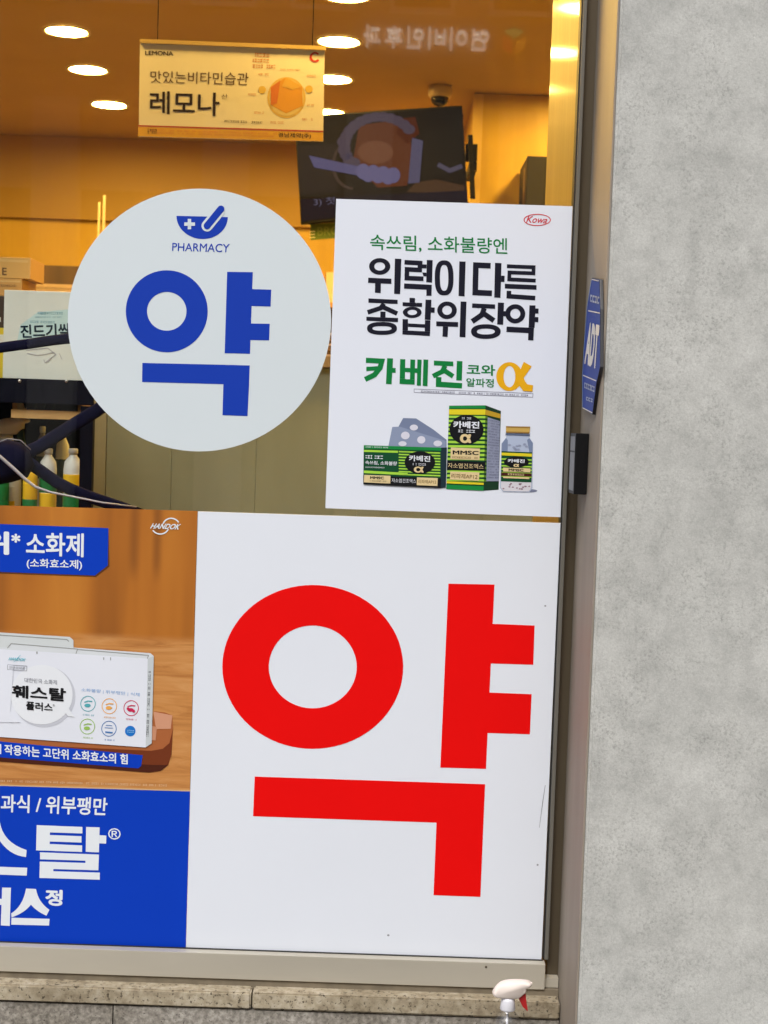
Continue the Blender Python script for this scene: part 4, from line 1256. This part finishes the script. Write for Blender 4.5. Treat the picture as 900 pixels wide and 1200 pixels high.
# boxes
BW = ink('box_white', (224, 228, 240)); BG2 = ink('box_grey', (196, 202, 206)); BLN = ink('box_line', (150, 152, 150))
pf([[(-700, -40), (335, 26), (352, 42), (352, 110), (-700, 60)]], ink('box_back', (206, 212, 214)), 4)
pf(stroke([(-700, -28), (320, 38), (330, 48)], 4), BLN, 5)
pf([[(-700, 30), (40, 78), (60, 56), (722, 104), (737, 118), (708, 132), (-700, 60)]], ink('box_top', (212, 217, 222)), 5)
pf(stroke([(35, 80), (54, 58), (372, 84), (364, 106)], 3.5) + stroke([(372, 86), (712, 114), (706, 130)], 3.5), BLN, 6)
pf([[(-700, 40), (708, 130), (698, 556), (-700, 455)]], BW, 6)
pf([[(708, 130), (737, 117), (727, 536), (698, 556)]], BG2, 6)
fine(F2((718, 190))[0], F2((706, 500))[0], 2.6, ink('side_ink', (70, 72, 80)), fl, YP, 7)
pf([[(174, 96), (180, 96), (180, 107), (174, 107)], [(495, 124), (499, 124), (499, 136), (495, 136)], [(528, 124), (532, 124), (532, 138), (528, 138)]], BLN, 7)
# speech bubble
pf(disc(384, 572, 278, 270, 48), ink('bubble_shade', (196, 199, 210)), 7, F7)
pf(disc(366, 556, 272, 262, 48), ink('bubble_white', (228, 232, 242)), 8, F7)
pf([[(560, 700), (600, 745), (655, 752), (612, 690), (600, 660)]], ink('bubble_white', (228, 232, 242)), 9, F7)
pf([[(-60, 280), (120, 300), (90, 700), (180, 800), (-60, 800)]], BW, 9, F7)
text('대한민국 소화제', F7((215, 405), (500, 428), (500, 468), (215, 446)), ink('grey_text', (130, 132, 142)), fl, YP, 10, 0.0)
text('훼스탈', F7((104, 468), (582, 500), (576, 618), (104, 580)), ink('box_black', (24, 24, 28)), fl, YP, 10, 0.032)
text('플러스', F7((228, 612), (462, 632), (462, 704), (228, 688)), ink('box_black', (24, 24, 28)), fl, YP, 10, 0.03)
text('®', F7((464, 638), (482, 640), (482, 660), (464, 658)), ink('box_black', (24, 24, 28)), fl, YP, 10)
text('HANDOK', F7((82, 226), (226, 236), (222, 262), (78, 252)), ink('teal', (110, 190, 205)), fl, YP, 9, 0.02, 0.06)
pf(stroke([(120, 270), (150, 240), (182, 205)], [2, 7, 2]), ink('teal', (110, 190, 205)), 10, F7)
pf([[(66, 290), (238, 302), (238, 306), (66, 294)], [(64, 332), (236, 345), (236, 349), (64, 336)], [(64, 294), (68, 294), (67, 332), (63, 332)], [(234, 304), (238, 304), (237, 345), (233, 345)]], ink('grey_text', (130, 132, 142)), 9, F7)
text('일반의약품', F7((80, 303), (222, 313), (220, 338), (78, 328)), ink('grey_text', (130, 132, 142)), fl, YP, 9)
text('소화불량 | 위부팽만 | 식체', F3((105, 112), (580, 152), (578, 186), (104, 144)), ink('sky_text', (130, 170, 215)), fl, YP, 7)
icons = [(160, 240, (84, 170, 180)), (333, 260, (232, 168, 84)), (510, 276, (200, 40, 84)), (155, 425, (150, 190, 90)), (330, 442, (70, 120, 180))]
for i, (x_, y_, c_) in enumerate(icons):
    mi = ink('icon%d' % i, c_)
    pf(ring(x_, y_, 62, 64, 6, 6, 32), mi, 7, F3)
    rk = random.Random(i)
    bits = disc(x_ - 4, y_ + 14, 26, 15, 12) + stroke([(x_ - 30, y_ - 12), (x_, y_ - 22), (x_ + 34, y_ - 18)], 9) if i != 4 else stroke([(x_ - 34, y_ - 8), (x_ + 34, y_ - 4)], 5) + stroke([(x_ - 30, y_ + 28), (x_ + 30, y_ + 33)], 12) + stroke([(x_ - 26, y_ - 28), (x_ + 26, y_ - 24)], 5)
    pf(bits, mi, 8, F3)
    if i == 2:
        pf(disc(x_ + 20, y_ + 24, 13, 12, 10) + disc(x_ - 26, y_ + 4, 12, 11, 10), mi, 9, F3)
    fine(F3((x_ - 42, y_ + 88))[0], F3((x_ + 46, y_ + 95))[0], 1.7, mi, fl, YP, 7)
pf(disc(503, 462, 43, 43, 28), ink('dot_blue', (30, 116, 200)), 7, F3)
fine(F3((478, 462))[0], F3((530, 465))[0], 3.2, ink('dot_pale', (150, 200, 235)), fl, YP, 8)
# blue strip on the tray
pf([[(-700, 478), (0, 527), (684, 593), (676, 645), (662, 656), (0, 603), (-700, 552)]], PBLUE, 4)
text('작용하는 고단위 소화효소의 힘', F2((21, 540), (612, 588), (612, 638), (21, 590)), PWH, fl, YP, 5, 0.024)
text('에서', F2((-100, 532), (6, 540), (6, 588), (-100, 580)), PWH, fl, YP, 5, 0.024)
# blue band lettering
F4 = zoom(0, 920, 5.625)
text('과식 / 위부팽만', F4((6, 60), (712, 84), (704, 202), (4, 178)), PWH, fl, YP, 2, 0.020)
text('소화불량 /', F4((-560, 40), (-60, 57), (-62, 172), (-562, 155)), PWH, fl, YP, 2, 0.020)
bb = [[(242, 264), (543, 276), (543, 318), (330, 311), (326, 371), (242, 367)]]
bb = [[(242, 264), (330, 267.5), (326, 433), (238, 430)],
      [(330, 267.5), (543, 276), (543, 319), (329, 312)],
      [(328.6, 329), (537, 337), (537, 379), (327.6, 372)],
      [(327.2, 388), (541, 398), (541, 441), (326, 433)],
      [(568, 276), (657, 279), (652, 444), (565, 440)], [(656, 330), (701, 333), (699, 386), (654.2, 384)],
      [(264, 443), (652, 458), (650.6, 503), (563, 500), (563, 499), (264, 489)],
      [(563, 500), (650.6, 503), (650, 515), (563, 513)],
      [(262, 504), (563, 513), (650, 515), (648, 562), (262, 551)],
      [(262, 551), (352, 553.6), (351, 568), (261, 565)],
      [(261, 565), (658, 577), (657, 624), (260, 612)]]
def curve(a, b, c, n=8):
    return [((1 - t) ** 2 * a[0] + 2 * t * (1 - t) * b[0] + t * t * c[0], (1 - t) ** 2 * a[1] + 2 * t * (1 - t) * b[1] + t * t * c[1]) for t in [i / n for i in range(n + 1)]]
up = curve((-2, 240), (20, 380), (176, 428)); lo = curve((172, 474), (60, 466), (-12, 352))
bb.append(up + lo)
up2 = curve((-198, 418), (-40, 380), (-20, 235)); lo2 = curve((-16, 350), (-60, 456), (-194, 464))
bb.append(up2 + lo2)
bb.append([(-64, 232), (-2, 240), (-12, 352), (-16, 350), (-20, 235)])
bb[-1] = [(-20, 235), (-2, 240), (-12, 352), (-16, 350)]
bb.append([(-200, 531), (179, 545), (176, 597), (-200, 583)])
decal('lettering', tr(F4, bb), PWH, fl, YP, 2)
text('훼', F4((-640, 230), (-270, 242), (-270, 590), (-640, 576)), PWH, fl, YP, 2, 0.05)
text('®', F4((713, 282), (797, 286), (795, 361), (712, 358)), PWH, fl, YP, 2, 0.008)
cc = [[(14, 675), (72, 677), (64, 928), (5, 925)], [(-28, 748), (11.4, 750), (10, 790), (-28, 788)]]
cc += stroke([(-150, 692), (-60, 696), (-62, 770), (-146, 768), (-148, 880), (-10, 868)], 38)
A_ = curve((237, 685), (252, 772), (326, 822)); B_ = curve((306, 861), (240, 832), (204, 788)); C_ = curve((204, 788), (160, 845), (76, 872)); D_ = curve((74, 846), (150, 800), (172, 682))
cc.append(A_ + B_ + C_[1:] + D_)
cc.append([(76, 874), (327, 882), (323, 926), (74, 920)])
decal('lettering', tr(F4, cc), PWH, fl, YP, 2)
text('플', F4((-420, 665), (-190, 672), (-190, 922), (-420, 915)), PWH, fl, YP, 2, 0.05)
text('정', F4((299, 686), (414, 691), (412, 800), (299, 792)), PWH, fl, YP, 2, 0.04)

# ================================================================== ON THE REVEAL
# security plate: an eight-sided plate fixed flat on the reveal; photo pixels meet the plane x = XR
def GX(px, py, x):
    d = ray(px, py)
    return CAM + d * ((x - CAM.x) / d.x)
xs_ = XR - 0.006
AZ = zoom(670, 310, 6.32)
outl = [(150, 98), (208, 108), (214, 330), (212, 760), (184, 880), (152, 1112), (76, 1068), (74, 820), (88, 600), (112, 300)]
pts = [GX(*AZ(p)[0], xs_) for p in outl]
sp2 = thing('security_plate', 'blue elongated eight-sided security plate fixed on the taupe window reveal', 'sign', tuple(GX(693, 480, XR)))
pl = prism('plate', pts, (0.0056, 0, 0), mat('plate_edge', (0.012, 0.012, 0.016), 0.4), sp2, 0.0008)
def on_plate(name, polys, m, k, par):
    bm = bmesh.new()
    for p in polys:
        vs_ = [bm.verts.new(GX(a, b, xs_ - 0.0004 * k)) for a, b in p]
        f = bm.faces.new(vs_); f.normal_update()
        if f.normal.x > 0: f.normal_flip()
    me = bpy.data.meshes.new(name); bm.to_mesh(me); bm.free()
    return link(name, me, m, par)
cxp = sum(p[0] for p in outl) / len(outl); cyp = sum(p[1] for p in outl) / len(outl)
PLB = mat('plate_blue', lin(20, 56, 148), 0.5, 0.08, 20, spec=0.15)
PLW = mat('plate_white', (0.74, 0.70, 0.64), 0.4)
on_plate('face', [AZ(*[(cxp + (a - cxp) * .95, cyp + (b - cyp) * .988) for a, b in outl])], PLB, 1.5, pl)
lines = [[(150, 108), (200, 118), (200, 124), (149, 114)], [(122, 338), (209, 356), (209, 364), (122, 346)], [(84, 816), (182, 858), (182, 866), (84, 824)], [(78, 1056), (152, 1094), (152, 1102), (78, 1064)]]
for ln in lines:
    on_plate('rule', tr(AZ, [ln]), PLW, 2.5, pl)
outline_in = stroke([(146, 110), (114, 310), (92, 600), (80, 822), (80, 1058)], 3)
on_plate('rule', tr(AZ, outline_in), mat('plate_line', lin(120, 150, 205), 0.4), 2.5, pl)
def text_plate(s, quad, m, k, bold=0.02):
    me = letters(s, bold)
    xs = [v.co.x for v in me.vertices]; ys = [v.co.y for v in me.vertices]
    x0, x1, a0, a1 = min(xs), max(xs), min(ys), max(ys)
    TL, TR, BR, BL = AZ(*quad)
    for v in me.vertices:
        u = (v.co.x - x0) / (x1 - x0); t = (v.co.y - a0) / (a1 - a0)
        px = (TL[0] * (1 - u) + TR[0] * u) * t + (BL[0] * (1 - u) + BR[0] * u) * (1 - t)
        py = (TL[1] * (1 - u) + TR[1] * u) * t + (BL[1] * (1 - u) + BR[1] * u) * (1 - t)
        v.co = GX(px, py, xs_ - 0.0004 * k - v.co.z * 1.6e-5)
    me.name = 'lettering'
    return link('lettering', me, m, pl)
text_plate('ADT', [(124, 425), (206, 448), (184, 776), (92, 735)], PLW, 3, 0.05)
def plate_marks(TL, TR, BR, BL, n, rows, seed):
    rk = random.Random(seed)
    polys = []
    def at(u, t):
        return (TL[0] + (TR[0] - TL[0]) * u + (BL[0] - TL[0]) * t, TL[1] + (TR[1] - TL[1]) * u + (BL[1] - TL[1]) * t)
    for r_ in range(rows):
        for i in range(n):
            u0, u1 = i / n, (i + 0.8) / n
            t0, t1 = r_ / rows, (r_ + 0.78) / rows
            for a0, a1, b0, b1 in ((u0, u1, t0, t0 + .2 / rows), (u0, u1, t1 - .2 / rows, t1), (rk.choice((u0, (u0 + u1) / 2)), None, t0, t1)):
                a1 = a0 + .25 / n if a1 is None else a1
                polys.append([at(a0, b0), at(a1, b0), at(a1, b1), at(a0, b1)])
    on_plate('fine_print', tr(AZ, polys), mat('plate_pale', lin(170, 180, 205), 0.4), 3, pl)
plate_marks((138, 222), (208, 240), None, (134, 290), 4, 1, 1)
plate_marks((94, 872), (172, 905), None, (92, 925), 6, 1, 2)
plate_marks((108, 978), (158, 996), None, (106, 1012), 3, 1, 3)

# black contact box on the reveal, beside the glass
q0 = GX(668, 545, XR - 0.022); q1 = GX(689.5, 545, XR)
sb = thing('sensor_box', 'small black door sensor box fixed on the window reveal below the blue plate', 'sensor', (XR, -0.08, 1.16))
zt2, zb2 = GX(685, 508, XR - 0.01).z, GX(685, 581, XR - 0.01).z
ya, yb2 = GX(667.5, 545, XR - 0.024).y, GX(673.5, 545, XR - 0.024).y
box('case', XR - 0.024, XR - 0.0004, yb2 - 0.0, ya, zb2, zt2, BLACK, sb, 0.002)
box('case_left_sheet', XR - 0.0245, XR - 0.0242, yb2 + 0.004, ya - 0.004, zb2 + 0.006, zt2 - 0.035, mat('case_grey', (0.07, 0.07, 0.085), 0.35), sb)  # thin grey sheets covering the case's left face
box('case_left_sheet', XR - 0.0245, XR - 0.0242, yb2 + 0.004, ya - 0.004, zt2 - 0.032, zt2 - 0.006, mat('case_grey2', (0.04, 0.04, 0.05), 0.35), sb)

# sprayer on the pavement
yy = -0.16
q = G(599, 1148.5, yy)
Ls = 46.5 / FPX * (yy + 2.9)
tx = G(594.5, 1190, yy).x
spray('spray_bottle', 'clear spray bottle with a pinkish white head and red trigger below the window sill', (tx, yy, 0.006), 0.036, q.z - 0.006, Ls, (mat('head_pink_white', (0.86, 0.76, 0.70), 0.4), mat('trigger_red', (0.42, 0.012, 0.015), 0.4), mat('collar_white', (0.74, 0.74, 0.80), 0.4)), 1, None, CLEAR)

# ================================================================== ACROSS THE STREET (seen only as a reflection)
YO = -17.3
ob = thing('office_building', 'beige building across the street, mirrored faintly in the shop window', 'building', (0, YO, 0))
FAC = mat('facade_beige', (0.46, 0.41, 0.33), 0.8, 0.12, 1.5)
box('wall', -16, 16, YO - 10, YO, 4.2, 13.0, FAC, ob)
box('ground_floor', -16, 16, YO - 10, YO - 0.1, -0.004, 4.199, mat('shopfront_dark', (0.035, 0.033, 0.03), 0.8, 0.3, 1.0), ob)
PIL = mat('facade_pilaster', (0.62, 0.58, 0.50), 0.8, 0.1, 2)
for x in (-12, -8, -4.4, -2.2, -0.35, 1.62, 3.9, 6.4, 10.2, 14):
    box('pilaster', x - 0.3, x + 0.3, YO - 0.099, YO + 0.18, 0.0, 5.35, PIL, ob)
WG = mat('far_pane', (0.03, 0.035, 0.04), 0.1, 0.1)
WF = mat('far_frame', (0.80, 0.77, 0.68), 0.5)
zo = G(540, 18, 17.3).z
for zrow in (zo, zo + 3.1):
    for i in range(-6, 7):
        xc = G(495, 10, 17.3).x + i * 1.28
        wn = box('window', xc - 0.42, xc + 0.42, YO + 0.001, YO + 0.07, zrow, zrow + 1.6, WF, ob)
        box('pane', xc - 0.36, xc + 0.36, YO + 0.0705, YO + 0.08, zrow + 0.07, zrow + 1.53, WG, wn)
for i in range(-5, 6):
    xc = i * 3.3 + 0.7
    wn = box('window', xc - 1.1, xc + 1.1, YO - 0.099, YO - 0.05, 0.5, 3.0, mat('shop_frame', (0.08, 0.08, 0.08), 0.5), ob)
    box('pane', xc - 1.0, xc + 1.0, YO - 0.0495, YO - 0.04, 0.6, 2.9, WG, wn)
# clinic sign: white letters reading towards the street
cs = thing('clinic_sign', 'row of white raised letters with a coloured emblem on the building across the street', 'sign', (0.9, YO, 5.6))
LW = mat('letter_white', (0.85, 0.85, 0.82), 0.4, emit=(1.0, 0.97, 0.9), estr=1.5)
sx = ['과', '후', '인', '비', '이', '연']
qa, qb = G(424, 44, 17.3), G(576, 44, 17.3)
stp = (qb.x - qa.x) / 6
lz = G(500, 58, 17.3).z
lh = 24 / FPX * 20.2
for i, ch in enumerate(sx):
    me = letters(ch, 0.012)
    xs = [v.co.x for v in me.vertices]; ys = [v.co.y for v in me.vertices]
    x0, x1, a0, a1 = min(xs), max(xs), min(ys), max(ys)
    for v in me.vertices:
        u = (v.co.x - x0) / (x1 - x0); t = (v.co.y - a0) / (a1 - a0)
        v.co = Vector((qa.x + stp * (i + 0.88) - u * stp * 0.80, YO + 0.10 - v.co.z * 2e-4, lz + t * lh))
    me.name = 'letter'
    bm = bmesh.new(); bm.from_mesh(me)
    rg = bmesh.ops.extrude_face_region(bm, geom=list(bm.faces))
    for v in rg['geom']:
        if isinstance(v, bmesh.types.BMVert):
            v.co.y -= 0.098
    bmesh.ops.recalc_face_normals(bm, faces=bm.faces)
    bm.to_mesh(me); bm.free()
    link('letter', me, LW, cs)
e0 = G(602, 47, 17.3)
for col, off in (((0.55, 0.10, 0.05), ((-0.145, 0.03), (-0.02, -0.03), (-0.02, -0.18), (-0.145, -0.12))), ((0.65, 0.30, 0.05), ((0.02, -0.03), (0.145, 0.03), (0.145, -0.12), (0.02, -0.18))), ((0.10, 0.42, 0.15), ((-0.12, 0.10), (0.0, 0.02), (0.12, 0.10), (0.0, 0.14)))):
    prism('emblem', [Vector((e0.x + a, YO + 0.10, e0.z + b)) for a, b in off], (0, -0.098, 0), mat('emblem_%d' % int(col[0] * 100), col, 0.5, emit=col, estr=1.2), cs)
# neighbours that close the street's sides
for i, (x0, x1, h, c) in enumerate(((-34, -16.2, 10.5, (0.28, 0.20, 0.16)), (16.2, 36, 15.0, (0.40, 0.40, 0.40)))):
    nb = thing('neighbour_building', ['brick brown building beside the beige one across the street', 'pale grey building beside the beige one across the street'][i], 'building', (x0, YO, 0))
    box('wall', x0, x1, YO - 10, YO - 0.2, -0.004, h, mat('neighbour_%d' % i, c, 0.8, 0.1, 1.5), nb)
    for r_ in range(3):
        for k in range(5):
            xc = x0 + (k + 0.5) * (x1 - x0) / 5
            wn = box('window', xc - 0.8, xc + 0.8, YO - 0.199, YO - 0.14, 1.2 + r_ * 3, 2.8 + r_ * 3, WF, nb)
            box('pane', xc - 0.72, xc + 0.72, YO - 0.1395, YO - 0.13, 1.28 + r_ * 3, 2.72 + r_ * 3, WG, wn)

bpy.data.scenes.remove(TMP)
